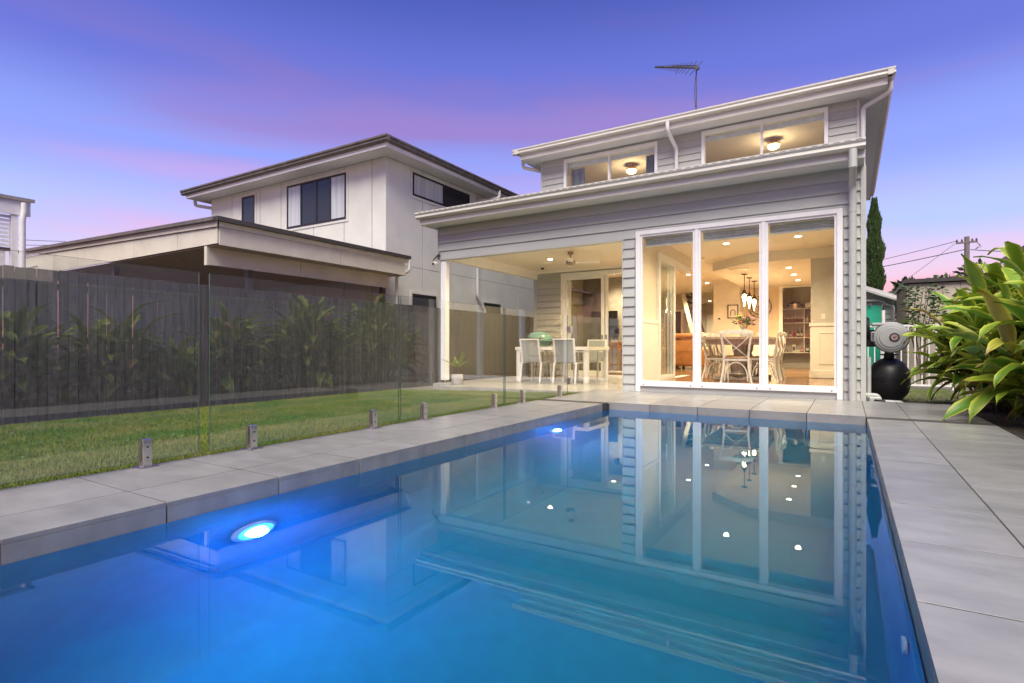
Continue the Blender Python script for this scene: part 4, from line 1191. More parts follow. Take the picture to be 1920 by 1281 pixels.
# potted plant
pt = thing('potted_plant', 'spiky leaved plant in a pale concrete pot at the porch corner', 'plant', (-6.68, 8.81, 0))
MB().lathe([(0, .001), (.095, .001), (.115, .04), (.118, .17), (.105, .21), (.092, .21), (.095, .18), (0, .175)], (-6.68, 8.81, 0), 20).build('pot', 'pot_grey', pt, smooth=True)
for i in range(4):
    a = i * 1.7
    MB().tube([(-6.68, 8.81, .17), (-6.68 + .02 * math.cos(a), 8.81 + .02 * math.sin(a), .28), (-6.68 + .05 * math.cos(a), 8.81 + .05 * math.sin(a), .36)], [.014, .011, .008], 7).build('stem', 'bark', pt)
for i in range(24):
    a = i * 2.4; e = random.uniform(.25, 1.25); ln = random.uniform(.28, .42)
    b0 = Vector((-6.68 + .04 * math.cos(a), 8.81 + .04 * math.sin(a), .36))
    d_ = Vector((math.cos(a) * math.cos(e), math.sin(a) * math.cos(e), math.sin(e)))
    u = d_.cross(Vector((0, 0, 1))).normalized()
    m_ = MB()
    for k in range(5):
        t_ = k / 4
        q = b0 + d_ * ln * t_ - Vector((0, 0, .10 * t_ * t_ * math.cos(e)))
        w_ = .019 * (1 - t_ ** 3) + .001
        m_.v += [tuple(q - u * w_), tuple(q + Vector((0, 0, -.003))), tuple(q + u * w_)]
    for k in range(4):
        for j in range(2): m_.f.append((3 * k + j, 3 * k + j + 1, 3 * k + j + 4, 3 * k + j + 3))
    m_.build('leaf', 'pot_leaf', pt)

# ================================================================== GLASS POOL FENCE
GX = -3.69
def spigot(y, par, x=GX):
    s = MB().prism([(y - .026, .006), (y + .026, .006), (y + .026, .150), (y - .026, .150)], 'X', x + .007, x + .028).prism([(y - .026, .006), (y + .026, .006), (y + .026, .150), (y - .026, .150)], 'X', x - .028, x - .007).box(x - .007, x + .007, y - .026, y + .026, .006, .034)
    s.prism([(x + .007, .1505), (x + .028, .1505), (x + .024, .170), (x + .007, .174)], 'Y', y - .026, y + .026).prism([(x - .028, .1505), (x - .007, .1505), (x - .007, .174), (x - .024, .170)], 'Y', y - .026, y + .026)
    s = s.build('spigot', 'steel', par, bevel=.0012)
    MB().box(x - .055, x + .055, y - .055, y + .055, .0008, .0055).build('base_plate', 'steel', s, bevel=.001)
    for zz in (.06, .125):
        MB().lathe([(0, 0), (.006, 0), (.006, .003), (0, .003)], (x + .0282, y, zz), 10, 'X').build('screw', 'black_frame', s)
def glass_panel(y0, y1, spots, label, x0=GX, x1=None, z0=.036, z1=1.237):
    t = thing('glass_fence_panel', label, 'glass panel', (x0, (y0 + y1) / 2, 0), 'frameless glass pool fence panels')
    p = MB().box(x0 - .006, x0 + .006, y0, y1, z0, z1).build('pane', 'glass_fence', t)
    p.data.materials.append(MATS['glass_edge'])
    for f in p.data.polygons:
        if abs(f.normal.x) < .5: f.material_index = 1
    for y in spots: spigot(y, t, x0)
    return t
glass_panel(.10, 2.03, (.42, 1.703), 'frameless glass fence panel nearest the camera at the left edge')
glass_panel(2.10, 3.935, (2.411, 3.603), 'second frameless glass fence panel from the left, standing on two steel spigots')
glass_panel(3.965, 5.83, (4.303, 5.61), 'third frameless glass fence panel from the left, in front of the porch corner')
glass_panel(5.86, 7.66, (6.30, 7.40), 'fourth frameless glass fence panel, next to the glass gate')
gt_ = thing('glass_gate', 'frameless glass gate between the fence and the boarded pillar', 'gate', (-3.5, 8.3, 0))
a_, b_ = Vector((GX, 7.70, 0)), Vector((-3.36, 9.0, 0))
m_ = MB().bar((a_.x, a_.y, .64), (b_.x, b_.y, .64), .010, 1.19).build('pane', 'glass_fence', gt_)
for q, zz in ((a_, .22), (a_, 1.02), (b_, 1.02)):
    c = q + (b_ - a_).normalized() * (.04 if q is a_ else -.04)
    MB().box(c.x - .025, c.x + .025, c.y - .045, c.y + .045, zz - .05, zz + .05).build('hinge' if q is a_ else 'latch', 'black_frame' if q is b_ else 'steel', gt_, bevel=.004)

# ================================================================== PALING FENCE
pf = thing('paling_fence', 'dark charcoal timber paling fence behind the lawn', 'fence', (-8, 7, -.12))
pal = [MB().box(-.009, .009, -.0468, .0468, 0, 1.77 + dz).mesh('paling', 'paling', bevel=.0015) for dz in (-.004, .0, .005)]
y = -.6; i = 0
while y < 15.6:
    o = link('paling', random.choice(pal), pf, (-.0 + random.uniform(-.003, .003), y - 7, 0))
    o.rotation_euler = (random.uniform(-.0015, .0015), 0, random.uniform(-.015, .015))
    y += .0998; i += 1
for zz in (.12, .78, 1.42):
    MB().box(-8.055, -8.015, -.6, 15.6, zz, zz + .075).build('rail', 'fence_post', pf)
for k in range(7):
    MB().box(-8.14, -8.06, -.2 + k * 2.5, -.1 + k * 2.5, -.12, 1.60).build('post', 'fence_post', pf)

# ================================================================== NEIGHBOURING HOUSE
NX, NY = -9.8, 10.0
nh = thing('neighbouring_house', 'pale rendered two-storey house with dark windows behind the fence', 'house', (-13, NY, 0))
MB().box(-17.45, NX - .012, NY + .012, 24, -.2, 5.5).build('core_wall', 'render_strip', nh)
xj = [-17.45, -16.32, -14.9, -13.915, -12.5, -11.3, -10.28, NX]
for a, b in zip(xj[:-1], xj[1:]):
    MB().box(a + .010, b - .010, NY - .003, NY + .011, 2.872, 5.50).build('cladding_panel', 'render_wall', nh, bevel=.003)
    MB().box(a + .010, b - .010, NY - .003, NY + .011, -.2, 2.862).build('cladding_panel', 'render_wall', nh, bevel=.003)
yj = [NY + .012, 11.385, 12.64, 13.9, 15.2, 16.4, 17.6, 18.9, 21, 24]
for a, b in zip(yj[:-1], yj[1:]):
    MB().box(NX - .011, NX + .003, a + .010, b - .010, 2.872, 5.50).build('cladding_panel', 'render_wall', nh, bevel=.003)
    MB().box(NX - .011, NX + .003, a + .010, b - .010, -.2, 2.862).build('cladding_panel', 'render_wall', nh, bevel=.003)
MB().box(NX - .07, NX + .009, NY - .009, NY + .07, -.2, 5.499).build('corner_trim', 'render_wall', nh)
def nwin_front(x0, x1, z0, z1, mull, mats_, name='window'):
    f = MB().box(x0, x1, NY - .035, NY - .0035, z0, z0 + .05).box(x0, x1, NY - .035, NY - .0035, z1 - .05, z1).box(x0, x0 + .05, NY - .035, NY - .0035, z0 + .05, z1 - .05).box(x1 - .05, x1, NY - .035, NY - .0035, z0 + .05, z1 - .05)
    f = f.build(name, 'black_frame', nh)
    xs_ = [x0 + .05] + list(mull) + [x1 - .05]
    for i in range(len(xs_) - 1):
        MB().box(xs_[i] + .0, xs_[i + 1], NY - .02, NY - .004, z0 + .05, z1 - .05).build('pane', mats_[i], f)
    for m in mull: MB().box(m - .028, m + .028, NY - .034, NY - .021, z0 + .051, z1 - .051).build('mullion', 'black_frame', f)
    b_ = .07
    MB().box(x0 - b_, x1 + b_, NY - .022, NY - .0036, z1 + .001, z1 + b_).box(x0 - b_, x1 + b_, NY - .022, NY - .0036, z0 - b_, z0 - .001).box(x0 - b_, x0 - .001, NY - .022, NY - .0036, z0, z1).box(x1 + .001, x1 + b_, NY - .022, NY - .0036, z0, z1).build('surround', 'render_wall', f)
nwin_front(-13.615, -11.20, 4.12, 5.33, (-13.0, -12.36, -11.80), ('glass_curtain', 'glass_dark', 'glass_dark', 'glass_curtain'))
nwin_front(-15.77, -15.14, 3.9, 5.32, (), ('glass_dark',))
def nwin_side(y0, y1, z0, z1, mull, mats_):
    f = MB().box(NX + .0035, NX + .035, y0, y1, z0, z0 + .05).box(NX + .0035, NX + .035, y0, y1, z1 - .05, z1).box(NX + .0035, NX + .035, y0, y0 + .05, z0 + .05, z1 - .05).box(NX + .0035, NX + .035, y1 - .05, y1, z0 + .05, z1 - .05)
    f = f.build('window', 'black_frame', nh)
    ys_ = [y0 + .05] + list(mull) + [y1 - .05]
    for i in range(len(ys_) - 1):
        MB().box(NX + .004, NX + .02, ys_[i], ys_[i + 1], z0 + .05, z1 - .05).build('pane', mats_[i], f)
    for m in mull: MB().box(NX + .021, NX + .034, m - .028, m + .028, z0 + .051, z1 - .051).build('mullion', 'black_frame', f)
    b_ = .07
    MB().box(NX + .0036, NX + .022, y0 - b_, y1 + b_, z1 + .001, z1 + b_).box(NX + .0036, NX + .022, y0 - b_, y1 + b_, z0 - b_, z0 - .001).box(NX + .0036, NX + .022, y0 - b_, y0 - .001, z0, z1).box(NX + .0036, NX + .022, y1 + .001, y1 + b_, z0, z1).build('surround', 'render_wall', f)
nwin_side(10.96, 13.5, 4.76, 5.37, (12.25,), ('glass_curtain', 'glass_dark'))
nwin_side(10.95, 11.92, 1.1, 2.17, (), ('glass_dark',))
nwin_side(14.28, 15.23, 1.1, 2.17, (), ('glass_dark',))
ex0, ex1, ey0, ey1 = -17.95, -9.3, 9.5, 24.5
nr = MB()
n = 0
rz, rh = 5.70, 7.0
nr.v = [(ex0 - .1, ey0 - .1, rz), (ex1 + .1, ey0 - .1, rz), (ex1 + .1, ey1, rz), (ex0 - .1, ey1, rz), ((ex0 + ex1) / 2, ey0 + 4.4, rh), ((ex0 + ex1) / 2, ey1 - 4.4, rh)]
nr.f = [(0, 1, 4), (1, 2, 5, 4), (2, 3, 5), (3, 0, 4, 5), (3, 2, 1, 0)]
nr = nr.build('roof', 'dark_roof', nh)
MB().box(ex0, ex1, ey0, NY - .0095, 5.501, 5.515).box(NX + .0095, ex1, NY - .009, 24, 5.5012, 5.5152).box(ex0, -17.46, NY - .009, 24, 5.5012, 5.5152).build('soffit', 'soffit', nr)
MB().box(ex0 - .02, ex1 + .02, ey0 - .022, ey0 - .001, 5.49, 5.62).box(ex1 + .001, ex1 + .022, ey0, 24, 5.49, 5.62).box(ex0 - .022, ex0 - .001, ey0, 24, 5.49, 5.62).build('fascia', 'white_paint', nr)
def ngut(par):
    pr = lambda o: [(0, 5.59), (o * .07, 5.59), (o * .10, 5.62), (o * .095, 5.66), (o * .125, 5.69), (o * .125, 5.73), (0, 5.73)]
    MB().prism([(ey0 - .023 + a, b) for a, b in pr(-1)], 'X', ex0 - .147, ex1 + .147).build('gutter', 'dark_roof', par)
    MB().prism([(ex1 + .023 + a, b) for a, b in pr(1)], 'Y', ey0 - .022, 24).build('gutter', 'dark_roof', par)
    MB().prism([(ex0 - .023 + a, b) for a, b in pr(-1)], 'Y', ey0 - .022, 24).build('gutter', 'dark_roof', par)
ngut(nr)
pipe([(NX + .58, 14.3, 5.62), (NX + .58, 14.3, 5.38), (NX + .075, 13.85, 5.25), (NX + .075, 13.85, 2.35), (NX + .075, 14.25, 1.9), (NX + .075, 14.25, 1.0)], .05, 'soffit', 'downpipe', nh)
pipe([(ex0 - .08, NY - .2, 5.60), (ex0 - .08, NY - .2, 5.35), (-17.52, NY + .1, 5.25), (-17.52, NY + .1, 3.0)], .05, 'soffit', 'downpipe', nh)
# carport
cp = thing('carport', 'neighbouring flat-roofed carport with cream fascia boards and dark metal roof', 'carport', (-13, 7.5, 0))
zr = lambda x: 2.90 + (-9.0 - x) * .026
MB().prism([(-9.0, 2.895), (-17.65, zr(-17.65)), (-17.65, zr(-17.65) + .03), (-9.0, 2.925)], 'Y', 5.28, 9.93).build('roof_sheet', 'dark_roof', cp)
for k in range(20):
    y = 5.45 + k * .23
    MB().prism([(-9.0, 2.9255), (-9.0, 2.945), (-17.6, zr(-17.6) + .05), (-17.6, zr(-17.6) + .0305)], 'Y', y - .018, y + .018).build('roof_rib', 'dark_roof', cp)
MB().box(-9.01, -8.93, 5.22, 9.96, 2.862, 2.935).build('gutter', 'dark_metal', cp)
m_ = MB().prism([(-9.02, 2.87), (-17.65, zr(-17.65) - .03), (-17.65, zr(-17.65) + .034), (-9.02, 2.93)], 'Y', 5.20, 5.279); m_.build('barge_cap', 'dark_roof', cp)
MB().box(-9.03, -9.011, 5.30, 9.90, 2.775, 2.861).build('fascia', 'cream_board', cp)
MB().prism([(-9.03, 2.775), (-17.6, zr(-17.6) - .12), (-17.6, zr(-17.6) - .031), (-9.03, 2.869)], 'Y', 5.26, 5.281).build('fascia', 'cream_board', cp)
for a, b in ((5.32, 7.9), (7.91, 9.86)):
    MB().box(-9.06, -9.035, a, b, 2.475, 2.774).build('fascia_panel', 'cream_board', cp)
for a, b in ((-10.30, -9.062), (-11.9, -10.31), (-14.4, -11.91), (-17.55, -14.41)):
    MB().prism([(a, 2.50), (b, 2.50), (b, zr(b) - .131), (a, zr(a) - .131)], 'Y', 5.29, 5.315).build('fascia_panel', 'cream_board', cp)
for a, b in ((5.35, 7.2), (7.21, 9.68)):
    MB().box(-9.46, -9.40, a, b, 2.17, 2.474).build('beam_panel', 'cream_board', cp)
MB().box(-9.47, -9.39, 5.30, 5.345, 2.16, 2.76).build('beam_end', 'cream_board', cp)
MB().box(-17.5, -9.062, 5.33, 9.90, 2.476, 2.49).build('ceiling_sheet', 'carport_under', cp)
for x, y in ((-9.43, 6.1), (-9.43, 9.5), (-17.3, 5.5), (-17.3, 9.5), (-13.4, 5.6)):
    MB().box(x - .05, x + .05, y - .05, y + .05, -.2, 2.169 if x > -10 else 2.475).build('post', 'dark_metal', cp)
pipe([(-8.97, 9.93, 2.87), (-8.97, 9.93, 2.58), (-9.3, 9.86, 2.48), (-9.3, 9.86, 2.3), (-9.3, 9.86, .6)], .04, 'render_wall', 'downpipe', cp)
fl_ = thing('flood_light', 'small grey flood light under the left end of the carport fascia', 'flood light', (-16.6, 5.2, 2.5))
MB().bar((-16.75, 5.15, 2.62), (-16.55, 5.0, 2.56), .16, .12).build('head', 'grey_plastic', fl_, bevel=.01)
MB().bar((-16.6, 5.28, 2.70), (-16.6, 5.12, 2.62), .04, .04).build('arm', 'grey_plastic', fl_)
# left slatted shelter
ls = thing('slatted_shelter', 'white slatted screen shelter with a tin roof edge at the left border', 'shelter', (-14, 4, 0))
SX = -12.5
MB().prism([(SX + .06, 3.33), (SX + .06, 3.39), (-16, 3.95), (-16, 3.89)], 'Y', -1, 3.93).build('roof', 'roof_metal', ls)
MB().box(SX - .02, SX + .02, -1, 3.88, 3.08, 3.325).build('fascia', 'white_paint', ls)
MB().box(SX - .09, SX + .0, 3.62, 3.71, -.2, 3.079).build('post', 'white_paint', ls)
pipe([(SX + .05, 3.78, 3.30), (SX + .05, 3.78, 3.12), (SX + .04, 3.76, 3.0), (SX + .04, 3.76, 0)], .045, 'white_paint', 'downpipe', ls)
MB().box(SX - .08, SX - .03, -1, 3.61, 2.43, 2.49).build('rail', 'dark_metal', ls)
for k in range(8):
    MB().box(SX - .06, SX - .04, -1, 3.61, 2.51 + k * .072, 2.51 + k * .072 + .048).build('slat', 'white_paint', ls)
for k in range(26):
    MB().box(SX - .06, SX - .04, 3.55 - k * .12 - .07, 3.55 - k * .12, 1.2, 2.429).build('batten', 'white_paint', ls)

# ================================================================== RIGHT SIDE: pool equipment, gate, sheds
tk = thing('pool_filter_tank', 'round black pool filter tank beside the house corner', 'tank', (.525, 9.95, -.06))
MB().lathe([(.14, .0), (.16, .03), (.235, .12), (.262, .22), (.264, .30), (.258, .305), (.264, .31), (.264, .33), (.258, .335), (.264, .34), (.262, .38), (.245, .47), (.20, .56), (.13, .62), (.07, .64), (.07, .68), (0, .68)], (.525, 9.95, -.06), 36).build('body', 'black_plastic', tk, smooth=True)
MB().lathe([(.06, .68), (.12, .685), (.125, .70), (.06, .71), (.06, .76), (0, .76)], (.525, 9.95, -.06), 24).build('collar', 'black_plastic', tk, smooth=True)
MB().lathe([(.17, 0), (.18, .0), (.17, .05), (0, .06)], (.525, 9.95, -.06), 24).build('foot', 'black_plastic', tk, smooth=True)
hr = thing('hose_reel', 'round grey hose reel drum with a dark round badge, mounted by the house corner', 'hose reel', (.52, 9.62, .66))
MB().lathe([(0, .12), (.205, .12), (.222, .10), (.225, -.02), (.205, -.06), (.18, -.066), (.175, -.078), (.145, -.082), (.14, -.092), (.11, -.095), (0, -.10)], (.53, 9.62, .885), 36, 'Y').build('drum', 'grey_plastic', hr, smooth=True)
MB().lathe([(.0, -.104), (.062, -.104), (.062, -.096), (0, -.096)], (.565, 9.62, .885), 26, 'Y').build('badge', 'black_plastic', hr, smooth=True)
MB().lathe([(.0, -.106), (.042, -.106), (.042, -.1045), (0, -.1045)], (.565, 9.62, .885), 22, 'Y').build('badge_ring', 'steel', hr)
bl_ = MB()
for zz in (-.016, 0, .016): bl_.bar((.545, 9.512, .885 + zz), (.585, 9.512, .885 + zz), .003, .006, (0, 0, 1))
bl_.build('badge_lettering', 'black_plastic', hr)
MB().box(.29, .62, 9.56, 9.74, 1.05, 1.10).build('carry_handle', 'grey_plastic', hr, bevel=.015)
MB().box(.285, .335, 9.55, 9.60, .83, .97).build('hose_guide', 'grey_plastic', hr, bevel=.006)
for k in range(5): MB().box(.296, .326, 9.545, 9.5495, .85 + k * .022, .86 + k * .022).build('guide_slot', 'black_plastic', hr)
MB().lathe([(0, .0), (.17, .0), (.18, .03), (.16, .07), (0, .08)], (.2, 9.72, 1.02), 26, 'X').build('wall_bracket', 'black_plastic', hr, smooth=True)
MB().box(.2, .36, 9.66, 9.80, .75, 1.0).build('bracket_arm', 'black_plastic', hr, bevel=.02)
pw = thing('pool_pipework', 'grey plastic pool pipes with a black valve at the foot of the house corner', 'pipes', (.35, 9.3, -.05))
def ppipe(path, r_, m='pipe_grey'): return pipe(path, r_, m, 'pipe', pw)
ppipe([(.255, 9.35, .60), (.255, 9.35, .05), (.255, 9.25, .02)], .028)
ppipe([(.22, 9.30, .06), (.37, 9.30, .06), (.37, 9.30, -.06)], .034)
ppipe([(.33, 9.18, -.012), (.62, 9.16, -.012), (.66, 9.16, -.06)], .026)
MB().box(.25, .40, 9.14, 9.24, -.05, .05).build('valve_body', 'pipe_grey', pw, bevel=.015)
MB().bar((.31, 9.12, .0), (.44, 9.12, -.01), .035, .05).build('valve_handle', 'black_plastic', pw, bevel=.008)
ck_ = thing('marker_post', 'thin white post with a black cap behind the hose reel', 'post', (.50, 11.0, -.06))
MB().tube([(.50, 11, -.06), (.50, 11, 1.36)], .026, 12).build('tube', 'white_paint', ck_, smooth=True)
MB().tube([(.50, 11, 1.361), (.50, 11, 1.43)], [.018, .012], 10).build('cap', 'black_plastic', ck_)
wg = thing('bar_gate', 'white metal gate with vertical bars beside the filter tank', 'gate', (1.0, 13.1, 0))
for zz in (.0, 1.15): MB().box(.33, 1.66, 13.085, 13.115, zz, zz + .035).build('rail', 'white_paint', wg)
for k in range(13):
    x = .335 + k * .1085
    MB().box(x, x + .018, 13.091, 13.109, .0355, 1.149).build('bar', 'white_paint', wg)
for x in (.24, 1.665): MB().box(x, x + .05, 13.075, 13.125, -.06, 1.25).build('post', 'white_paint', wg)
sd2 = thing('garden_shed', 'beige steel garden shed with a dark roof edge behind the white gate', 'shed', (1.7, 16.5, -.06))
for k in range(10):
    y0 = 15 + k * .3
    MB().box(1.12, 1.14, y0 + .004, y0 + .296, -.06, 2.15).build('side_sheet', 'shed_steel', sd2)
    MB().box(1.105, 1.1195, y0 + .13, y0 + .17, -.06, 2.149).build('rib', 'shed_steel', sd2)
for k in range(6):
    x0 = 1.145 + k * .3
    MB().box(x0 + .003, x0 + .297, 14.985, 15.0, -.06, 2.15).build('front_sheet', 'shed_steel', sd2)
MB().box(1.141, 2.95, 15.001, 18, -.06, 2.149).build('lining', 'dark_metal', sd2)
MB().prism([(14.90, 2.17), (18.1, 2.17), (18.1, 2.25), (14.90, 2.25)], 'X', 1.06, 3.1).build('roof', 'dark_metal', sd2)
bs = thing('weatherboard_outbuilding', 'small grey weatherboard outbuilding with a green door behind the filter tank', 'outbuilding', (.6, 18.6, -.06))
MB().prism([(.22, -.06), (1.05, -.06), (1.05, 2.16), (.22, 2.50)], 'Y', 18.6, 21).build('core_wall', 'siding', bs)
for k in range(14):
    z0 = -.06 + k * .16
    if z0 + .16 > 2.16: break
    if z0 > 1.94: board(.22, 1.03, 18.599, z0, .158, bs)
    else: board(.86, 1.03, 18.599, z0, .158, bs)
MB().box(.22, .81, 18.56, 18.598, -.06, 1.93).build('door', 'green_door', bs)
MB().box(.811, .855, 18.55, 18.598, -.06, 1.97).build('door_frame', 'white_paint', bs)
MB().prism([(.10, 2.50), (1.14, 2.07), (1.14, 2.19), (.10, 2.62)], 'Y', 18.35, 21.2).build('roof', 'soffit', bs)
MB().prism([(.10, 2.46), (1.16, 2.02), (1.16, 2.075), (.10, 2.515)], 'Y', 18.30, 18.349).build('barge_board', 'trim_grey', bs)
pipe([(.22, 18.5, 2.07), (.78, 18.5, 2.07), (.95, 18.5, 1.93), (1.08, 18.5, 1.9), (1.08, 18.5, 0)], .035, 'trim_grey', 'downpipe', bs)
sl_ = thing('spot_lamp', 'small unlit twin spot lamp above the green door', 'lamp', (.45, 18.5, 1.98))
MB().lathe([(0, 0), (.04, 0), (.03, .03), (0, .03)], (.48, 18.54, 1.985), 12, 'Y').build('base', 'grey_plastic', sl_)
for s in (-1, 1): MB().tube([(.48 + s * .05, 18.53, 1.98), (.48 + s * .07, 18.45, 1.96)], [.018, .028], 10).build('head', 'grey_plastic', sl_)
# ribbed steel boundary fence on the right
bf = thing('steel_fence', 'pale ribbed steel boundary fence behind the strap-leaved plants', 'fence', (3.2, 6, -.05))
for k in range(9):
    y0 = -4 + k * 2.4
    m_ = MB(); yy = y0; j = 0
    pts = []
    while yy < y0 + 2.36:
        pts += [(yy, 3.2), (yy + .10, 3.2), (yy + .13, 3.165), (yy + .20, 3.165), (yy + .235, 3.2)]
        yy += .2622
    n = len(pts)
    for (a, b) in pts: m_.v += [(b, a, -.02), (b, a, 1.72), (b + .004, a, 1.72), (b + .004, a, -.02)]
    for i in range(n - 1):
        for q in range(4): m_.f.append((4 * i + q, 4 * i + (q + 1) % 4, 4 * i + 4 + (q + 1) % 4, 4 * i + 4 + q))
    m_.build('panel', 'fence_steel', bf)
    MB().box(3.15, 3.22, y0 - .03, y0 + .03, -.05, 1.76).build('post', 'fence_steel', bf)
    MB().box(3.15, 3.22, y0 + .03, y0 + 2.37, 1.721, 1.76).build('top_rail', 'fence_steel', bf)
nb = thing('right_house', 'low neighbouring house with a dark roof edge above the plants at the right border', 'house', (5, 16, -.1))
MB().box(4.5, 12, 4, 21.5, -.1, 3.2).build('wall', 'cream_board', nb)
MB().prism([(4.0, 3.42), (8, 5.0), (12.5, 3.42), (12.5, 3.36), (4.0, 3.36)], 'Y', 3.5, 22).build('roof', 'dark_roof', nb)
MB().box(3.95, 4.0, 3.5, 22, 3.30, 3.44).build('gutter', 'dark_metal', nb)
MB().box(4.0, 4.5, 3.6, 22, 3.25, 3.27).build('soffit', 'soffit', nb)

# ================================================================== PLANTS
def strap_leaf(ln, wd, droop, name='leaf'):
    n = 10; me = bpy.data.meshes.new(name); V = []; F = []; UV = []
    ang = 0.0; p_ = Vector((0, 0, 0)); st = ln / n
    for i in range(n + 1):
        t_ = i / n
        w_ = wd * (math.sin(PI * min(1, .10 + t_ * .92)) ** .75) * (1.0 if t_ < .55 else 1 - ((t_ - .55) / .45) ** 2.2 * .75)
        if i == n: w_ = .001
        d_ = Vector((math.cos(ang), 0, math.sin(ang)))
        nn = Vector((-math.sin(ang), 0, math.cos(ang)))
        rip = .012 * math.sin(i * 1.7 + ln * 9)
        V += [tuple(p_ + Vector((0, -w_, 0)) + nn * (w_ * .42 + rip)), tuple(p_ + Vector((0, -w_ * .5, 0)) + nn * w_ * .17), tuple(p_), tuple(p_ + Vector((0, w_ * .5, 0)) + nn * w_ * .17), tuple(p_ + Vector((0, w_, 0)) + nn * (w_ * .42 - rip))]
        UV += [(t_, v) for v in (0, .25, .5, .75, 1)]
        p_ = p_ + d_ * st
        ang -= droop / n * (.35 + 1.3 * t_)
    for i in range(n):
        for j in range(4): F.append((5 * i + j, 5 * i + j + 1, 5 * i + j + 6, 5 * i + j + 5))
    me.from_pydata(V, [], F)
    ul = me.uv_layers.new(name='UVMap')
    for lp in me.loops: ul.data[lp.index].uv = UV[lp.vertex_index]
    me.polygons.foreach_set('use_smooth', [True] * len(me.polygons))
    me.materials.append(MATS['strap_leaf'])
    return me
LV = [strap_leaf(.74, .076, .9), strap_leaf(.84, .084, 1.4), strap_leaf(.62, .090, .6), strap_leaf(.80, .074, 1.9), strap_leaf(.58, .070, 1.1), strap_leaf(.70, .080, 2.3)]
def strap_plant(x, y, hgt, ncane, nleaf, spread, label, seed):
    rs = random.Random(seed)
    t = thing('strap_leaved_plant', label, 'plant', (x, y, -.05), 'broad strap-leaved plants in the garden bed')
    for c in range(ncane):
        a = c * 2.399 + rs.uniform(-.3, .3)
        rr = spread * math.sqrt((c + .5) / ncane)
        h_ = hgt * (1.0 - .62 * (rr / spread) ** 1.6) * rs.uniform(.85, 1.08)
        b0 = Vector((.28 * rr * math.cos(a), .28 * rr * math.sin(a), 0))
        b1 = Vector((rr * math.cos(a) * .72, rr * math.sin(a) * .72, h_))
        mid = (b0 + b1) / 2 + Vector((0, 0, .12))
        path = [tuple(b0), tuple(mid), tuple(b1)]
        st = MB().tube(path, [.020, .016, .012], 6); me = st.mesh('cane', 'bark'); link('cane', me, t)
        outd = Vector((math.cos(a), math.sin(a), 0))
        for k in range(nleaf):
            f = k / nleaf
            yaw = a + k * 2.399 + rs.uniform(-.35, .35)
            el = 1.25 - 1.2 * f ** .7 + rs.uniform(-.22, .22)
            pos = b0.lerp(b1, 1.0 - .66 * f) + Vector((0, 0, .05 * (1 - f)))
            sc = rs.uniform(.72, 1.08)
            o = link('leaf', rs.choice(LV), t)
            rot = Matrix.Rotation(yaw, 4, 'Z') @ Matrix.Rotation(-el, 4, 'Y') @ Matrix.Rotation(rs.uniform(-.5, .5), 4, 'X')
            o.matrix_local = Matrix.Translation(pos) @ rot @ Matrix.Diagonal((sc, sc * rs.uniform(.85, 1.25), sc, 1))
    return t
strap_plant(1.72, 9.0, 1.66, 24, 18, 1.04, 'tall strap-leaved plant at the back of the bed next to the white gate', 1)
strap_plant(1.84, 7.25, 1.42, 20, 18, .95, 'strap-leaved plant spilling over the paving at the right border', 2)
strap_plant(2.10, 5.80, 1.15, 12, 15, .62, 'strap-leaved plant mirrored at the left edge of the second glass panel', 3)
strap_plant(2.15, 4.85, .50, 6, 12, .40, 'low strap-leaved plant mirrored between two taller ones in the glass fence', 5)
strap_plant(2.10, 3.90, 1.05, 12, 15, .60, 'strap-leaved plant mirrored in the middle of the first glass panel', 4)
strap_plant(2.15, 2.70, 1.0, 12, 15, .60, 'strap-leaved plant mirrored at the left border of the glass fence', 6)
for i, (x, y, s_) in enumerate(((1.55, 9.42, .17),)):
    m_ = MB()
    bm = bmesh.new(); bmesh.ops.create_icosphere(bm, subdivisions=2, radius=s_)
    for v in bm.verts:
        v.co *= 1 + random.uniform(-.16, .16); v.co.z *= .7
    me = bpy.data.meshes.new('rock'); bm.to_mesh(me); bm.free(); me.materials.append(MATS['rock'])
    o = link('garden_rock', me); o.location = (x, y, -.04)
    tag(o, 'grey rock at the corner of the garden bed towards the white gate', 'rock')
def leafcloud(m_, n, fn, ln, wd):
    for _ in range(n):
        c, d_ = fn()
        leafquad(m_, c, d_, ln * random.uniform(.6, 1.3), wd * random.uniform(.7, 1.3))
# cypress
cy = thing('cypress_tree', 'narrow dark green cypress standing behind the house corner', 'tree', (.95, 28, -.1))
MB().tube([(.95, 28, -.1), (.95, 28, 3), (.95, 28, 6.5)], [.12, .08, .02], 10).build('trunk', 'bark', cy)
m_ = MB()
def cyf():
    z = 7.05 - 6.8 * random.random() ** .8
    f = (7.1 - z) / 6.9
    r_ = .38 * min(1, f * 2.6) ** .55 * (.82 + .18 * math.sin(z * 5.1 + 2)) 
    a = random.uniform(0, 2 * PI)
    r_ *= (.80 + .28 * abs(math.sin(a * 3.5 + z * 1.7))) * random.uniform(.75, 1.05)
    return (.95 + r_ * math.cos(a), 28 + r_ * math.sin(a), z), (math.cos(a) * .35, math.sin(a) * .35, 1)
leafcloud(m_, 16000, cyf, .16, .022)
m_.build('crown', 'cypress_leaf', cy)
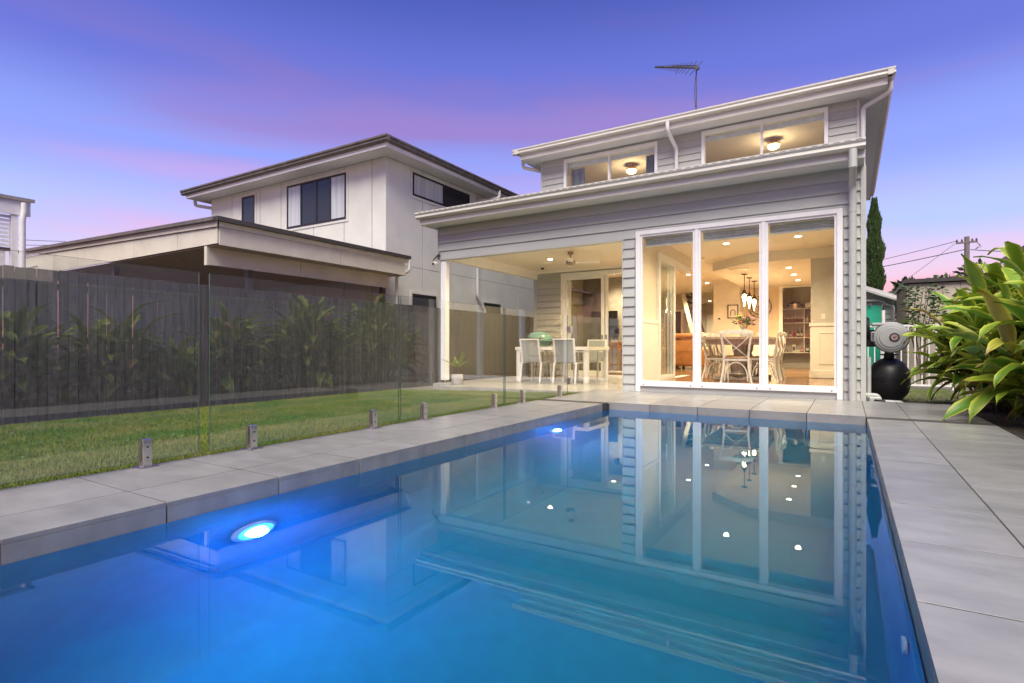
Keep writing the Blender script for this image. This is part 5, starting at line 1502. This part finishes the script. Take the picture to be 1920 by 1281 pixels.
# climbing shrub at the shed
sb_ = thing('climbing_shrub', 'dark small-leaved shrub in front of the beige shed', 'shrub', (1.35, 14.3, -.06))
for k in range(5):
    MB().tube([(1.35, 14.3, -.06), (1.30 + .08 * k - .16, 14.3, 1.0), (1.22 + .12 * k, 14.3 + .05 * k, 1.9)], [.02, .014, .006], 6).build('stem', 'bark', sb_)
m_ = MB()
def shf():
    t_ = random.random(); a = random.uniform(0, 2 * PI)
    r_ = random.uniform(.05, .34)
    return (1.36 + r_ * math.cos(a), 14.3 + r_ * math.sin(a) * .6, .95 + 1.1 * t_), (math.cos(a), math.sin(a), random.uniform(-.5, .4))
leafcloud(m_, 520, shf, .12, .022); m_.build('crown', 'shrub_leaf', sb_)
# trees beyond
def round_tree(x, y, h_, r_, label, n=5000, name='leafy_tree', lm='tree_leaf', ls_=.28):
    t = thing(name, label, 'tree', (x, y, -.2), 'garden trees')
    MB().tube([(x, y, -.2), (x + .1, y, h_ * .35), (x, y + .1, h_ * .7)], [.22, .16, .07], 10).build('trunk', 'bark', t)
    cl = [(x + random.gauss(0, r_ * .5), y + random.gauss(0, r_ * .5), h_ * random.uniform(.5, .92), r_ * random.uniform(.25, .45)) for _ in range(16)]
    for c in cl[:8]:
        MB().tube([(x, y, h_ * .4), ((x + c[0]) / 2, (y + c[1]) / 2, (h_ * .45 + c[2]) / 2 + .1), c[:3]], [.09, .06, .02], 7).build('limb', 'bark', t)
    m_ = MB()
    def fn():
        c = random.choice(cl); v = Vector((random.gauss(0, 1), random.gauss(0, 1), random.gauss(0, 1))).normalized()
        q = Vector(c[:3]) + v * c[3] * random.uniform(.5, 1.05)
        return tuple(q), v + Vector((0, 0, -.3))
    leafcloud(m_, n, fn, ls_, ls_ * .28); m_.build('crown', lm, t)
round_tree(2.6, 30, 3.6, 1.3, 'small green tree above the shed roof, right of the cypress', 3000)
round_tree(5.2, 33, 4.4, 1.6, 'green tree behind the strap-leaved plants below the power pole', 3000)
for x, y, h_, r_, l in ((-7, -15, 7.2, 3.0, 'left'), (-1.0, -18, 8.6, 3.2, 'middle'), (4.5, -16, 8.0, 3.0, 'right')):
    round_tree(x, y, h_, r_, 'tree across the yard mirrored in the house windows, %s one' % l, 5000, 'yard_tree', ls_=.34)
# power pole and wires
pl = thing('power_pole', 'timber power pole with a crossarm above the plants', 'pole', (5.75, 40, -.2))
MB().tube([(5.75, 40, -.2), (5.75, 40, 7.05)], [.16, .12], 12).build('post', 'pole_wood', pl)
MB().bar((5.25, 40, 6.72), (6.2, 39.85, 6.72), .09, .10).build('crossarm', 'pole_wood', pl)
for x in (5.3, 5.52, 5.98, 6.16): MB().lathe([(0, 0), (.04, 0), (.05, .06), (.03, .14), (0, .14)], (x, 39.95, 6.78), 10).build('insulator', 'dark_metal', pl)
for k in range(2):
    MB().tube([(6.15, 39.9, 6.7), (6.3 + .05 * k, 39.8, 6.5 - .1 * k), (6.1, 39.9, 6.3)], .015, 6).build('jumper', 'wire', pl)
def wire(a, b, sag, label, r_=.018):
    a, b = Vector(a), Vector(b); P = []
    for i in range(25):
        t_ = i / 24; q = a.lerp(b, t_); P.append((q.x, q.y, q.z - sag * 4 * t_ * (1 - t_)))
    tag(MB().tube(P, r_, 6).build('power_line', 'wire', smooth=True), label, 'cable', 'overhead power lines')
wire((5.3, 40, 6.85), (-14, 38, 4.2), .55, 'upper power line running left from the pole')
wire((5.75, 40, 6.35), (-14, 38, 4.1), .45, 'lower thicker power line running left from the pole', .026)
wire((5.2, 40, 6.7), (-3.2, 34, -.4), .1, 'thin service line dropping steeply left from the pole', .012)
wire((5.9, 40, 6.3), (18, 42, 6.4), .5, 'power line running right from the pole', .022)
wire((-51.0, 15.0, 8.55), (-47.4, 16.7, 8.31), .02, 'faint distant power line left of the carport roof', .02)
wire((-51.0, 15.0, 8.16), (-48, 16.0, 8.0), .02, 'second faint distant power line just above the carport roof', .02)
